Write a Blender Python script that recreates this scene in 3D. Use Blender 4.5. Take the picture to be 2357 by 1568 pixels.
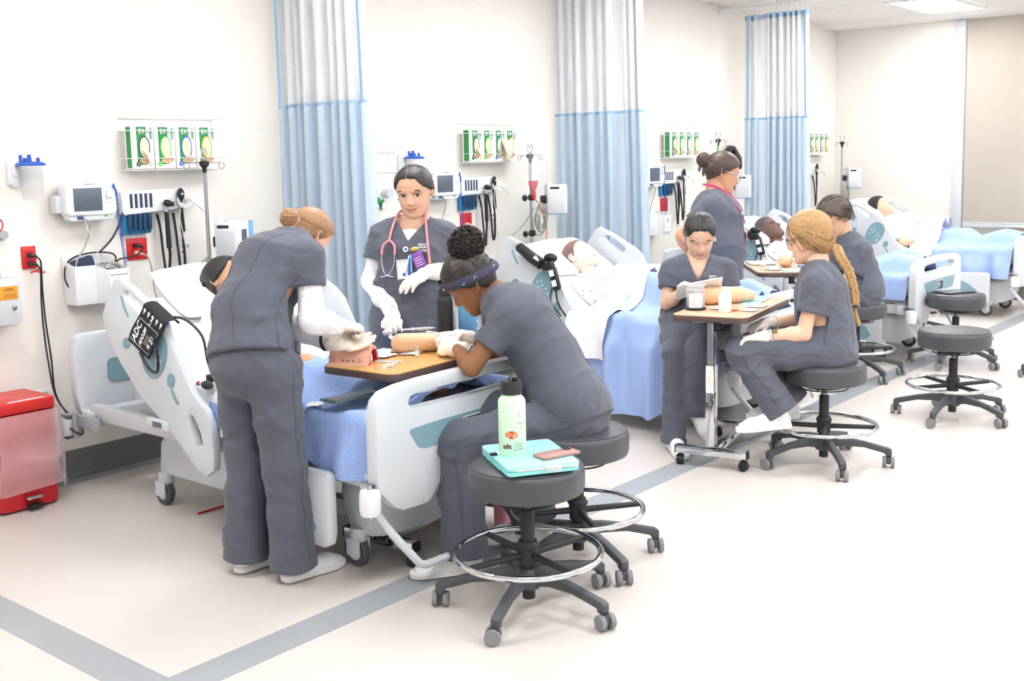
import bpy, bmesh, math, random
import numpy as np
from mathutils import Vector, Matrix

for _o in list(bpy.data.objects): bpy.data.objects.remove(_o)
SC = bpy.context.scene
COL = SC.collection
PI = math.pi

# ---------------------------------------------------------------- camera
CAMPOS = Vector((0.0, -5.358, 1.6))
FPX = 2527.3
_yaw, _pitch, _roll = (math.radians(a) for a in (50.3098, 7.1728, -1.2573))
_f = Vector((math.sin(_yaw)*math.cos(_pitch), math.cos(_yaw)*math.cos(_pitch), -math.sin(_pitch)))
_r = Vector((math.cos(_yaw), -math.sin(_yaw), 0)); _u = _r.cross(_f)
_r, _u = _r*math.cos(_roll)+_u*math.sin(_roll), _u*math.cos(_roll)-_r*math.sin(_roll)
cam = bpy.data.cameras.new('camera'); camo = bpy.data.objects.new('camera', cam); COL.objects.link(camo)
camo.matrix_world = Matrix(((_r.x,_u.x,-_f.x,CAMPOS.x),(_r.y,_u.y,-_f.y,CAMPOS.y),(_r.z,_u.z,-_f.z,CAMPOS.z),(0,0,0,1)))
cam.sensor_fit = 'HORIZONTAL'; cam.sensor_width = 36; cam.lens = FPX*36/2357
cam.shift_y = -95.95/2357; cam.clip_end = 60
SC.camera = camo

# ---------------------------------------------------------------- world, exposure
W = bpy.data.worlds.new('world'); SC.world = W; W.use_nodes = True
W.node_tree.nodes['Background'].inputs[0].default_value = (0.985, 0.99, 1.0, 1)
W.node_tree.nodes['Background'].inputs[1].default_value = .72
SC.view_settings.view_transform = 'Standard'; SC.view_settings.look = 'None'
SC.view_settings.gamma = 1; SC.view_settings.use_curve_mapping = False
SC.view_settings.exposure = 0.50
PANEL_POWER = 15.0
SC.cycles.max_bounces = 4; SC.cycles.diffuse_bounces = 3; SC.cycles.glossy_bounces = 2; SC.cycles.transmission_bounces = 2; SC.cycles.transparent_max_bounces = 6; SC.cycles.use_adaptive_sampling = True; SC.cycles.adaptive_threshold = .2; SC.cycles.adaptive_min_samples = 8; SC.cycles.light_sampling_threshold = .03; SC.cycles.caustics_reflective = False; SC.cycles.caustics_refractive = False

# ---------------------------------------------------------------- materials
def lin(c):
    if isinstance(c, str):
        c = [int(c[i:i+2], 16)/255 for i in (0, 2, 4)]
    return tuple((v/12.92 if v <= .04045 else ((v+.055)/1.055)**2.4) for v in c[:3])+(1.0,)
MATS = {}
def mat(name, col, rough=.5, metal=0, bump=0, bscale=200, var=0, vscale=8, spec=.5, coat=0, stretch=None, trans=0, alpha=1, emit=None, es=1, sheen=0, sss=0):
    m = bpy.data.materials.new(name); m.use_nodes = True; nt = m.node_tree; N = nt.nodes; L = nt.links
    p = N['Principled BSDF']; I = p.inputs
    I['Base Color'].default_value = lin(col); I['Roughness'].default_value = rough; I['Metallic'].default_value = metal
    I['Specular IOR Level'].default_value = spec; I['Coat Weight'].default_value = coat
    I['Transmission Weight'].default_value = trans; I['Alpha'].default_value = alpha
    if sheen: I['Sheen Weight'].default_value = sheen
    if sss: I['Subsurface Weight'].default_value = sss; I['Subsurface Radius'].default_value = (.012, .005, .003); I['Subsurface Scale'].default_value = 1
    if emit: I['Emission Color'].default_value = lin(emit); I['Emission Strength'].default_value = es
    if bump or var:
        tc = N.new('ShaderNodeTexCoord'); mp = N.new('ShaderNodeMapping'); L.new(tc.outputs['Object'], mp.inputs[0])
        if stretch: mp.inputs['Scale'].default_value = stretch
    if bump:
        n = N.new('ShaderNodeTexNoise'); n.inputs['Scale'].default_value = bscale; n.inputs['Detail'].default_value = 3
        L.new(mp.outputs[0], n.inputs['Vector'])
        b = N.new('ShaderNodeBump'); b.inputs['Strength'].default_value = bump; b.inputs['Distance'].default_value = .004
        L.new(n.outputs['Fac'], b.inputs['Height']); L.new(b.outputs[0], I['Normal'])
    if var:
        n2 = N.new('ShaderNodeTexNoise'); n2.inputs['Scale'].default_value = vscale; n2.inputs['Detail'].default_value = 4
        L.new(mp.outputs[0], n2.inputs['Vector'])
        r = N.new('ShaderNodeValToRGB'); c = lin(col)
        r.color_ramp.elements[0].position = .3; r.color_ramp.elements[1].position = .7
        r.color_ramp.elements[0].color = tuple(v*(1-var) for v in c[:3])+(1,)
        r.color_ramp.elements[1].color = tuple(min(1, v*(1+var)) for v in c[:3])+(1,)
        L.new(n2.outputs['Fac'], r.inputs[0]); L.new(r.outputs[0], I['Base Color'])
    MATS[name] = m
    return m

# ---------------------------------------------------------------- mesh builder
def V3(p): return Vector((float(p[0]), float(p[1]), float(p[2])))
def cr(pts, n=6, closed=False):
    P = [np.array(p, float) for p in pts]; m = len(P); out = []
    for i in range(m if closed else m-1):
        if closed: a, b, c, d = P[i-1], P[i], P[(i+1) % m], P[(i+2) % m]
        else: a, b, c, d = P[max(i-1, 0)], P[i], P[i+1], P[min(i+2, m-1)]
        for k in range(n):
            t = k/n
            out.append(.5*((2*b)+(c-a)*t+(2*a-5*b+4*c-d)*t*t+(3*b-a-3*c+d)*t**3))
    if not closed: out.append(P[-1])
    return out
def frame(o, x, y):
    x = V3(x).normalized(); y = V3(y); z = x.cross(y).normalized(); y = z.cross(x); o = V3(o)
    return Matrix(((x.x, y.x, z.x, o.x), (x.y, y.y, z.y, o.y), (x.z, y.z, z.z, o.z), (0, 0, 0, 1)))
def T(x, y, z): return Matrix.Translation((x, y, z))
def RZ(a): return Matrix.Rotation(a, 4, 'Z')

class MB:
    def __init__(s): s.v = []; s.f = []; s.m = []; s.mi = 0
    def raw(s, vs, fs, M=None):
        o = len(s.v)
        if M is not None: vs = [M @ V3(v) for v in vs]
        s.v.extend([(float(v[0]), float(v[1]), float(v[2])) for v in vs])
        s.f.extend([tuple(i+o for i in f) for f in fs]); s.m.extend([s.mi]*len(fs)); return s
    def bm(s, bm, M=None):
        bm.verts.index_update()
        s.raw([v.co for v in bm.verts], [[v.index for v in f.verts] for f in bm.faces], M); bm.free(); return s
    def bx(s, x0, x1, y0, y1, z0, z1, bev=0, M=None, seg=2):
        bm = bmesh.new(); bmesh.ops.create_cube(bm, size=1)
        for v in bm.verts: v.co = ((x0+x1)/2+v.co.x*(x1-x0), (y0+y1)/2+v.co.y*(y1-y0), (z0+z1)/2+v.co.z*(z1-z0))
        if bev: bmesh.ops.bevel(bm, geom=bm.edges[:], offset=min(bev, .49*min(abs(x1-x0), abs(y1-y0), abs(z1-z0))), segments=seg, affect='EDGES', profile=.5)
        return s.bm(bm, M)
    def tube(s, pts, r, n=8, closed=False, caps=True, M=None):
        P = [V3(p) for p in pts]; m = len(P); R = list(r) if hasattr(r, '__len__') else [r]*m
        tg = []
        for i in range(m):
            a = P[i-1] if (i or closed) else P[0]; b = P[(i+1) % m] if (i < m-1 or closed) else P[-1]
            t = (b-a); tg.append(t.normalized() if t.length > 1e-9 else Vector((0, 0, 1)))
        nrm = tg[0].orthogonal().normalized(); vs = []; fs = []
        for i in range(m):
            nrm = (nrm-tg[i]*nrm.dot(tg[i]));
            nrm = nrm.normalized() if nrm.length > 1e-6 else tg[i].orthogonal().normalized()
            bi = tg[i].cross(nrm)
            for k in range(n):
                a = 2*PI*k/n; vs.append(P[i]+(nrm*math.cos(a)+bi*math.sin(a))*R[i])
        for i in range(m if closed else m-1):
            j = (i+1) % m
            for k in range(n): fs.append((i*n+k, i*n+(k+1) % n, j*n+(k+1) % n, j*n+k))
        if caps and not closed: fs.append(tuple(range(n))[::-1]); fs.append(tuple((m-1)*n+k for k in range(n)))
        return s.raw(vs, fs, M)
    def cyl(s, p0, p1, r0, r1=None, n=16, M=None):
        return s.tube([p0, p1], [r0, r0 if r1 is None else r1], n, M=M)
    def lathe(s, prof, n=24, M=None):
        vs = []; fs = []; m = len(prof)
        for r, z in prof:
            for k in range(n): a = 2*PI*k/n; vs.append((r*math.cos(a), r*math.sin(a), z))
        for i in range(m-1):
            for k in range(n): fs.append((i*n+k, i*n+(k+1) % n, (i+1)*n+(k+1) % n, (i+1)*n+k))
        if prof[0][0] > 1e-5: fs.append(tuple(range(n))[::-1])
        if prof[-1][0] > 1e-5: fs.append(tuple((m-1)*n+k for k in range(n)))
        return s.raw(vs, fs, M)
    def torus(s, R, r, n=32, m=8, M=None):
        return s.tube([(R*math.cos(2*PI*i/n), R*math.sin(2*PI*i/n), 0) for i in range(n)], r, m, closed=True, M=M)
    def ell(s, c, r, n=16, m=10, M=None):
        if not hasattr(r, '__len__'): r = (r, r, r)
        vs = [(c[0], c[1], c[2]+r[2])]; fs = []
        for i in range(1, m):
            t = PI*i/m
            for k in range(n): a = 2*PI*k/n; vs.append((c[0]+r[0]*math.sin(t)*math.cos(a), c[1]+r[1]*math.sin(t)*math.sin(a), c[2]+r[2]*math.cos(t)))
        vs.append((c[0], c[1], c[2]-r[2])); e = len(vs)-1
        for k in range(n): fs.append((0, 1+k, 1+(k+1) % n)); fs.append((e, e-n+(k+1) % n, e-n+k))
        for i in range(m-2):
            for k in range(n): a = 1+i*n; fs.append((a+k, a+n+k, a+n+(k+1) % n, a+(k+1) % n))
        return s.raw(vs, fs, M)
    def grid(s, P, wu=False, wv=False, M=None):
        P = np.asarray(P); nu, nv = P.shape[:2]; fs = []
        for i in range(nu if wu else nu-1):
            for j in range(nv if wv else nv-1):
                a, b = (i+1) % nu, (j+1) % nv
                fs.append((i*nv+j, a*nv+j, a*nv+b, i*nv+b))
        return s.raw(P.reshape(-1, 3), fs, M)
    def prism(s, poly, lo, hi, ax='z', holes=(), bev=0, M=None, seg=2):
        bm = bmesh.new(); mp = {'x': lambda a, b, h: (h, a, b), 'y': lambda a, b, h: (a, h, b), 'z': lambda a, b, h: (a, b, h)}[ax]
        es = []
        for lp in [poly]+list(holes):
            vs = [bm.verts.new(mp(p[0], p[1], lo)) for p in lp]
            if holes: es += [bm.edges.new((vs[i], vs[(i+1) % len(vs)])) for i in range(len(vs))]
            else: bm.faces.new(vs)
        if holes: bmesh.ops.triangle_fill(bm, use_beauty=True, edges=es)
        fs = bm.faces[:]
        g = bmesh.ops.extrude_face_region(bm, geom=fs)
        for v in [x for x in g['geom'] if isinstance(x, bmesh.types.BMVert)]:
            co = list(v.co); co['xyz'.index(ax)] = hi; v.co = co
        bmesh.ops.recalc_face_normals(bm, faces=bm.faces[:])
        if bev:
            bm.normal_update()
            ed = [e for e in bm.edges if len(e.link_faces) == 2 and e.link_faces[0].normal.angle(e.link_faces[1].normal, 0) > .9]
            bmesh.ops.bevel(bm, geom=ed, offset=bev, segments=seg, affect='EDGES', profile=.5, clamp_overlap=True)
        return s.bm(bm, M)
    def build(s, name, mats, parent=None, flat=False, ang=38, origin=None, **kw):
        me = bpy.data.meshes.new(name); 
        if origin is None:
            A = np.array(s.v) if s.v else np.zeros((1, 3))
            origin = ((A[:, 0].min()+A[:, 0].max())/2, (A[:, 1].min()+A[:, 1].max())/2, A[:, 2].min())
        O = Vector(origin)
        me.from_pydata([(v[0]-O.x, v[1]-O.y, v[2]-O.z) for v in s.v], [], s.f)
        ms = mats if isinstance(mats, (list, tuple)) else [mats]
        for m in ms: me.materials.append(MATS[m] if isinstance(m, str) else m)
        if len(ms) > 1: me.polygons.foreach_set('material_index', s.m)
        if not flat:
            me.polygons.foreach_set('use_smooth', [True]*len(me.polygons)); me.set_sharp_from_angle(angle=math.radians(ang))
        me.update()
        return put(name, me, O, parent, **kw)

WL = {}
def put(name, me, O, parent=None, label=None, cat=None, group=None, kind=None):
    o = bpy.data.objects.new(name, me); COL.objects.link(o); O = Vector(O)
    if parent is not None: o.parent = parent; o.location = O-WL[parent.name]
    else: o.location = O
    WL[o.name] = O
    if label: o['label'] = label
    if cat: o['category'] = cat
    if group: o['group'] = group
    if kind: o['kind'] = kind
    return o
def thing(name, loc, label, cat, group=None): return put(name, None, loc, None, label, cat, group)
def dup(root, loc, rz=0, label=None):
    def cp(o, par):
        c = o.copy(); COL.objects.link(c)
        if par is not None: c.parent = par
        for ch in list(o.children): cp(ch, c)
        return c
    r = cp(root, None); r.location = loc; r.rotation_euler = (0, 0, rz)
    if label: r['label'] = label
    return r
_TXT = {}
def text(s, size, M, m, parent, name='lettering', ext=.0004, ax='CENTER', bold=0):
    c = bpy.data.curves.new('t', 'FONT'); c.body = s; c.size = size; c.extrude = ext; c.align_x = ax; c.align_y = 'CENTER'; c.resolution_u = 2; c.offset = bold
    o = bpy.data.objects.new('t', c); me = bpy.data.meshes.new_from_object(o)
    bpy.data.objects.remove(o); bpy.data.curves.remove(c)
    mb = MB(); mb.raw([M @ v.co for v in me.vertices], [tuple(p.vertices) for p in me.polygons]); bpy.data.meshes.remove(me)
    if not mb.v: return None
    return mb.build(name, m, parent, flat=True)

# ---------------------------------------------------------------- implicit surfaces (bodies, clothes, gloves)
class SDF:
    """union of tapered round limbs with smooth joins, meshed with surface nets"""
    def __init__(s, k=.03): s.p = []; s.k = k
    def seg(s, a, b, ra, rb, lat=None, k=None):
        f = lambda r: (float(r[0]), float(r[1])) if hasattr(r, '__len__') else (float(r), float(r))
        s.p.append((np.array(a, float), np.array(b, float), f(ra), f(rb), None if lat is None else np.array(lat, float), s.k if k is None else k)); return s
    def chain(s, pts, rs, lat=None, k=None):
        for i in range(len(pts)-1): s.seg(pts[i], pts[i+1], rs[i], rs[i+1], lat, k)
        return s
    def mesh(s, vox, post=None, wr=None, pad=.02):
        lo = np.min([np.minimum(p[0]-max(p[2]), p[1]-max(p[3])) for p in s.p], 0)-pad-2*vox
        hi = np.max([np.maximum(p[0]+max(p[2]), p[1]+max(p[3])) for p in s.p], 0)+pad+2*vox
        n = np.ceil((hi-lo)/vox).astype(int)+1
        D = np.full(n, .15, np.float32); ax = [lo[i]+np.arange(n[i])*vox for i in range(3)]
        for a, b, ra, rb, lat, k in s.p:
            m = max(ra+rb)+2*k+pad
            i0 = np.maximum(((np.minimum(a, b)-m-lo)/vox).astype(int), 0); i1 = np.minimum(((np.maximum(a, b)+m-lo)/vox).astype(int)+2, n)
            X, Y, Z = np.meshgrid(*[ax[i][i0[i]:i1[i]] for i in range(3)], indexing='ij')
            d = b-a; L2 = d@d+1e-12
            px, py, pz = X-a[0], Y-a[1], Z-a[2]
            t = np.clip((px*d[0]+py*d[1]+pz*d[2])/L2, 0, 1)
            qx, qy, qz = px-t*d[0], py-t*d[1], pz-t*d[2]
            if lat is None:
                v = np.sqrt(qx*qx+qy*qy+qz*qz)-(ra[0]+(rb[0]-ra[0])*t)
            else:
                ux = d/np.sqrt(L2); l = lat-ux*(lat@ux); l = l/np.linalg.norm(l)
                wd = ra[0]+(rb[0]-ra[0])*t; dp = ra[1]+(rb[1]-ra[1])*t
                ql = qx*l[0]+qy*l[1]+qz*l[2]; q2 = np.maximum(qx*qx+qy*qy+qz*qz-ql*ql, 0)
                g = np.sqrt((ql/wd)**2+q2/dp**2)
                v = (g-1)*np.minimum(wd, dp)*np.where(g > 1, 1.15, 1)
            S = D[i0[0]:i1[0], i0[1]:i1[1], i0[2]:i1[2]]
            h = np.clip(.5+.5*(S-v)/k, 0, 1); S[...] = S*(1-h)+v*h-k*h*(1-h)
        if wr is not None or post is not None:
            idx = np.argwhere(np.abs(D) < .05); P = lo+idx*vox; dv = D[tuple(idx.T)]
            if wr is not None: dv = dv+wr(P)
            if post is not None: dv = post(P, dv)
            D[tuple(idx.T)] = dv
            if post is not None:
                far = np.argwhere(D <= -.05)
                if len(far): D[tuple(far.T)] = post(lo+far*vox, D[tuple(far.T)])
        return surfnet(D, lo, vox)
def surfnet(D, lo, vox):
    ins = D < 0; n = np.array(D.shape)
    c = [ins[i:n[0]-1+i, j:n[1]-1+j, k:n[2]-1+k] for i in (0, 1) for j in (0, 1) for k in (0, 1)]
    sm = sum(x.astype(np.int8) for x in c); act = np.argwhere((sm > 0) & (sm < 8))
    vid = np.full(n-1, -1, np.int64); vid[tuple(act.T)] = np.arange(len(act))
    off = np.array([(i, j, k) for i in (0, 1) for j in (0, 1) for k in (0, 1)])
    val = np.stack([D[tuple((act+o).T)] for o in off], 1)
    acc = np.zeros((len(act), 3)); cnt = np.zeros(len(act))
    for a in range(8):
        for b in range(a+1, 8):
            if abs(off[a]-off[b]).sum() != 1: continue
            va, vb = val[:, a], val[:, b]; mk = (va < 0) != (vb < 0)
            t = np.where(mk, va/np.where(mk, va-vb, 1), 0)
            acc += np.where(mk[:, None], off[a]+t[:, None]*(off[b]-off[a]), 0); cnt += mk
    V = lo+(act+acc/cnt[:, None])*vox
    F = []
    for d in range(3):
        e1, e2 = (d+1) % 3, (d+2) % 3
        sl0 = [slice(None)]*3; sl1 = [slice(None)]*3; sl0[d] = slice(0, -1); sl1[d] = slice(1, None)
        A, B = ins[tuple(sl0)], ins[tuple(sl1)]; ch = np.argwhere(A != B)
        ch = ch[(ch[:, e1] > 0) & (ch[:, e2] > 0) & (ch[:, e1] < n[e1]-1) & (ch[:, e2] < n[e2]-1)]
        u = np.zeros(3, int); u[e1] = 1; w = np.zeros(3, int); w[e2] = 1
        q = np.stack([vid[tuple((ch-u-w).T)], vid[tuple((ch-w).T)], vid[tuple(ch.T)], vid[tuple((ch-u).T)]], 1)
        fl = ~A[tuple(ch.T)]; q[fl] = q[fl][:, ::-1]; F.append(q)
    F = np.concatenate(F); F = F[(F >= 0).all(1)]
    return V, F
def relax(V, F, it=2, lam=.5):
    n = len(V); E = np.concatenate([F[:, [0, 1]], F[:, [1, 2]], F[:, [2, 3]], F[:, [3, 0]]])
    for _ in range(it):
        s = np.zeros((n, 3)); c = np.zeros(n)
        for a, b in ((0, 1), (1, 0)):
            c += np.bincount(E[:, a], minlength=n)
            for j in range(3): s[:, j] += np.bincount(E[:, a], weights=V[E[:, b], j], minlength=n)
        V = V+lam*(s/np.maximum(c, 1)[:, None]-V)
    return V
def meshobj(name, V, F, m, parent, **kw):
    O = WL[parent.name] if parent is not None else Vector((0, 0, 0))
    me = bpy.data.meshes.new(name); n, k = len(V), len(F)
    me.vertices.add(n); me.vertices.foreach_set('co', (np.asarray(V)-np.array(O)).astype(np.float32).ravel())
    me.loops.add(k*4); me.loops.foreach_set('vertex_index', np.asarray(F).astype(np.int32).ravel())
    me.polygons.add(k); me.polygons.foreach_set('loop_start', np.arange(k, dtype=np.int32)*4)
    me.polygons.foreach_set('loop_total', np.full(k, 4, np.int32))
    me.update(calc_edges=True); me.validate(); me.polygons.foreach_set('use_smooth', [True]*len(me.polygons))
    me.materials.append(MATS[m] if isinstance(m, str) else m)
    return put(name, me, O, parent, **kw)
def folds(seed, amp=.005, wl=(.05, .13), n=6, axis=None, ridge=True):
    rs = np.random.RandomState(seed); ks = []
    for i in range(n):
        d = rs.normal(size=3)
        if axis is not None: a = np.array(axis, float); a /= np.linalg.norm(a); d = d-.75*a*(d@a) if axis is None else d*.45+a*rs.choice((-1, 1))*1.0
        d /= np.linalg.norm(d); ks.append((d*2*PI/rs.uniform(*wl), rs.uniform(0, 6.3), rs.normal(size=3)*9, rs.uniform(0, 6.3)))
    def f(P):
        o = np.zeros(len(P))
        for k, ph, k2, p2 in ks:
            w = np.sin(P@k+ph+1.3*np.sin(P@k2+p2)); mk = .5+.5*np.sin(P@k2*1.1+p2*1.7)
            o -= (np.maximum(w, 0)**5 if ridge else w)*mk
        return o*amp*1.6/ math.sqrt(n)*1.2
    return f
# ================================================================ materials
def wave_mat(name, col, col2, scale, rough=.8, bump=.3, kind='herring'):
    m = mat(name, col, rough, spec=.2); nt = m.node_tree; N = nt.nodes; L = nt.links; p = N['Principled BSDF']
    tc = N.new('ShaderNodeTexCoord'); w = N.new('ShaderNodeTexWave'); w.inputs['Scale'].default_value = scale
    mp = N.new('ShaderNodeMapping'); L.new(tc.outputs['Object'], mp.inputs[0])
    if kind == 'herring':
        sx = N.new('ShaderNodeSeparateXYZ'); L.new(mp.outputs[0], sx.inputs[0])
        pp = N.new('ShaderNodeMath'); pp.operation = 'PINGPONG'; pp.inputs[1].default_value = .018; L.new(sx.outputs['Y'], pp.inputs[0])
        cb = N.new('ShaderNodeCombineXYZ'); ad = N.new('ShaderNodeMath'); ad.operation = 'ADD'
        a2 = N.new('ShaderNodeMath'); a2.operation = 'SUBTRACT'; L.new(sx.outputs['X'], a2.inputs[0]); L.new(sx.outputs['Z'], a2.inputs[1])
        L.new(pp.outputs[0], ad.inputs[0]); L.new(a2.outputs[0], ad.inputs[1]); L.new(ad.outputs[0], cb.inputs['X']); L.new(cb.outputs[0], w.inputs['Vector'])
    else: L.new(mp.outputs[0], w.inputs['Vector'])
    r = N.new('ShaderNodeValToRGB'); r.color_ramp.elements[0].color = lin(col2); r.color_ramp.elements[1].color = lin(col)
    L.new(w.outputs['Fac'], r.inputs[0]); L.new(r.outputs[0], p.inputs['Base Color'])
    b = N.new('ShaderNodeBump'); b.inputs['Strength'].default_value = bump; b.inputs['Distance'].default_value = .002
    L.new(w.outputs['Fac'], b.inputs['Height']); L.new(b.outputs[0], p.inputs['Normal'])
    return m
mat('wall', 'f4efe7', .75, bump=.10, bscale=90, var=.012, vscale=3, spec=.25)
mat('floor', 'dad2cb', .33, bump=.02, bscale=40, var=.02, vscale=2.2, spec=.45)
mat('stripe', 'a3a7ab', .33, var=.03, vscale=5, spec=.45)
mat('base', '6f7471', .5, var=.04, vscale=10)
mat('ceiling', 'f0eeea', .9, bump=.15, bscale=160)
mat('white', 'f3f3f1', .5); mat('whitepl', 'eceef0', .38); mat('greypl', 'd3d6da', .42); mat('midgrey', 'a9adb2', .45)
mat('bedpl', 'd3d8dd', .4, var=.01, vscale=3); mat('teal', '7fa3b0', .5); mat('tealprint', 'c9dde2', .5)
mat('steel', 'b9bcc0', .28, metal=1); mat('chrome', 'd8dadd', .08, metal=1); mat('dsteel', '77797c', .35, metal=1)
mat('black', '1d1e21', .45); mat('blackm', '2a2b2e', .55); mat('rubber', '55565a', .6); mat('treadg', '85868a', .55)
mat('vinyl', '4a4c51', .42, bump=.06, bscale=350); mat('stoolpl', '4d4f53', .5); mat('ink', '202226', .6)
mat('sheet', 'f4f5f8', .8, bump=.05, bscale=60); mat('pillow', 'f6f6f6', .8)
wave_mat('blanket', 'a9c0ee', '8fa9e2', 32, bump=.5)
mat('blanket2', 'a8c0ef', .85, bump=.08, bscale=300, var=.03, vscale=12)
mat('curtain', 'dfedf9', .8, bump=.12, bscale=260, var=.02, vscale=30); mat('curtainband', '9fc4e4', .8)
mat('shade', 'bdb3a6', .8, bump=.06, bscale=400, stretch=(1, 1, 4)); mat('frame', 'd9dde2', .5)
mat('lightpanel', 'ffffff', .5, emit='fbfcff', es=PANEL_POWER)
mat('red', 'c81f2b', .38); mat('redlid', 'd8322f', .4); mat('redpl', 'd02a2e', .35)
mat('bag', 'f7e1e6', .16, alpha=.36, bump=1.0, bscale=13, spec=1.0)
mat('clear', 'f3f5f6', .08, alpha=.16, spec=.8); mat('clear2', 'f3f5f6', .15, alpha=.5)
mat('paper', 'fbfaf8', .7); mat('green', '2f8f4e', .5); mat('greenl', '6cc75e', .5); mat('blue', '2b5fc0', .45); mat('bluedk', '2e4c86', .45)
mat('orange', 'f2a436', .5); mat('cream', 'f1e6cf', .6); mat('cyanblue', '2f8fc8', .4); mat('cordgrey', 'a3a49a', .5); mat('cordwhite', 'e6e6e4', .5)
mat('screen', '5c6672', .18, var=.05, vscale=30); mat('navy', '2a3852', .7)
mat('wood', 'd9a865', .35, var=.10, vscale=9, stretch=(1, 9, 1)); mat('woodpale', 'd9b596', .35, var=.05, vscale=9, stretch=(1, 9, 1)); mat('woodedge', '5e4a45', .5)
for _n, _c in (('navyblue','274a6e'),('cyanblue2','7fb2dc'),('orange4','e8743c'),('cream2','f3eee4'),('greendk','1d6b4c'),('paper2','f2d9d6'),('navy2','27365c'),('orange2','e8cfa0'),('orange3','e8b59a')): mat(_n, _c, .45)
def translucent(name, k):
    nt = MATS[name].node_tree; N = nt.nodes; out = N['Material Output']; p = N['Principled BSDF']
    t = N.new('ShaderNodeBsdfTranslucent'); t.inputs[0].default_value = p.inputs['Base Color'].default_value; mx = N.new('ShaderNodeMixShader'); mx.inputs[0].default_value = k
    nt.links.new(p.outputs[0], mx.inputs[1]); nt.links.new(t.outputs[0], mx.inputs[2]); nt.links.new(mx.outputs[0], out.inputs[0]); return mx
translucent('curtain', .5)
# net: white knitted mesh with open holes
_m = mat('net', 'fbfcfe', .8); _nt = _m.node_tree; _N = _nt.nodes; _L = _nt.links
_tc = _N.new('ShaderNodeTexCoord'); _mp = _N.new('ShaderNodeMapping'); _mp.inputs['Scale'].default_value = (140, 140, 90); _L.new(_tc.outputs['Object'], _mp.inputs[0])
_vo = _N.new('ShaderNodeTexVoronoi'); _vo.inputs['Randomness'].default_value = .15; _vo.inputs['Scale'].default_value = 1; _L.new(_mp.outputs[0], _vo.inputs['Vector'])
_mr = _N.new('ShaderNodeMapRange'); _mr.inputs[1].default_value = .28; _mr.inputs[2].default_value = .36; _mr.inputs[3].default_value = .7; _mr.inputs[4].default_value = 1
_L.new(_vo.outputs['Distance'], _mr.inputs[0]); _mx = translucent('net', .45); _tr = _N.new('ShaderNodeBsdfTransparent'); _m2 = _N.new('ShaderNodeMixShader'); _L.new(_mr.outputs[0], _m2.inputs[0]); _L.new(_tr.outputs[0], _m2.inputs[1]); _L.new(_mx.outputs[0], _m2.inputs[2]); _L.new(_m2.outputs[0], _N['Material Output'].inputs[0])

# ================================================================ room shell
XE = 12.44; ZC = 3.04
def struct(name, mb, m, **k): return mb.build(name, m, None, kind='structure', **k)
struct('floor', MB().bx(-4.5, 14.5, -9.5, .1, -.1, 0), 'floor')
struct('wall_back', MB().bx(-4.5, XE+.1, 0, .12, 0, ZC+.1), 'wall')
FL = MB().bx(-4.5, XE, -2.545, -2.395, 0, .0012); struct('trim_1', FL, 'stripe')
struct('trim_2', MB().bx(1.685, 1.828, -9.5, -2.545, 0, .0011).bx(1.685, 1.828, -2.395, -.1, 0, .0011), 'stripe')
struct('trim_3', MB().bx(-4.5, XE, -.105, -.012, 0, .0012), 'stripe')
bb = MB().prism([(0, 0), (-.014, 0), (-.014, .012), (-.007, .02), (-.006, .15), (0, .15)], -4.5, XE, 'x'); struct('baseboard_back', bb, 'base')
# end wall with a wide window opening
WY0, WZ0, WZ1 = -1.36, .55, 3.0
ew = MB().bx(XE, XE+.14, WY0, 0, 0, ZC+.1).bx(XE, XE+.14, -9.5, WY0, 0, WZ0).bx(XE, XE+.14, -9.5, WY0, WZ1, ZC+.1)
struct('wall_right', ew, 'wall')
struct('baseboard_right', MB().bx(XE-.012, XE, -9.5, -.02, 0, .15), 'base')
# ceiling: grid of lay-in tiles around recessed light panels
struct('ceiling', MB().bx(-4.5, XE+.1, -9.5, .1, ZC+.02, ZC+.1), 'ceiling')
cl = bpy.data.objects['ceiling']
tile = MB().bx(-.597, .597, -.297, .297, 0, .012, bev=.004, seg=1)
tm = None; rnd = random.Random(3)
PANELS = []
for i in range(-2, 10):
    for j in range(0, 14):
        x = XE-.52-.61-1.22*i; y = -.305-.61*j
        lightp = (i % 2 == 0) and (j in (2, 6, 10))
        if lightp: PANELS.append((x, y)); continue
        if i < 0 or not (i <= 4 and j <= 6): continue
        if tm is None:
            tm = tile.build('ceiling_tile', 'ceiling', cl, origin=(0, 0, 0)); tm.location = Vector((x, y, ZC+.008))-WL['ceiling']
        else:
            c = tm.copy(); COL.objects.link(c); c.location = Vector((x, y, ZC+.008))-WL['ceiling']
# the dropped soffit that runs along the window wall
sf = MB().prism([(XE, 3.005), (XE-.30, 3.005), (XE-.34, 2.99+.02), (XE-.40, ZC+.02), (XE, ZC+.02)], -9.5, 0, 'y'); struct('trim_4', sf, 'ceiling')
k = 0
for x, y in PANELS:
    if not (-3 < x < XE-.4): continue
    p = thing('ceiling_light', (x, y, ZC-.01), 'recessed ceiling light panel '+{2: 'on the equipment wall side', 6: 'over the aisle', 10: 'on the side away from the beds'}[round((-y-.305)/.61)]+', '+['nearest the window wall', 'level with the third bed', 'level with the second bed', 'level with the nearest bed', 'left of the nearest bed', 'farthest left'][min(5, max(0, round((XE-.52-.61-x)/2.44)))], 'light', 'ceiling light panels')
    MB().prism([(x-.605, y-.3), (x+.605, y-.3), (x+.605, y+.3), (x-.605, y+.3)], ZC-.012, ZC+.012, 'z', holes=[[(x-.57, y-.265), (x+.57, y-.265), (x+.57, y+.265), (x-.57, y+.265)]]).build('frame', 'white', p)
    MB().bx(x-.57, x+.57, y-.265, y+.265, ZC, ZC+.008).build('diffuser', 'lightpanel', p); k += 1
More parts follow.
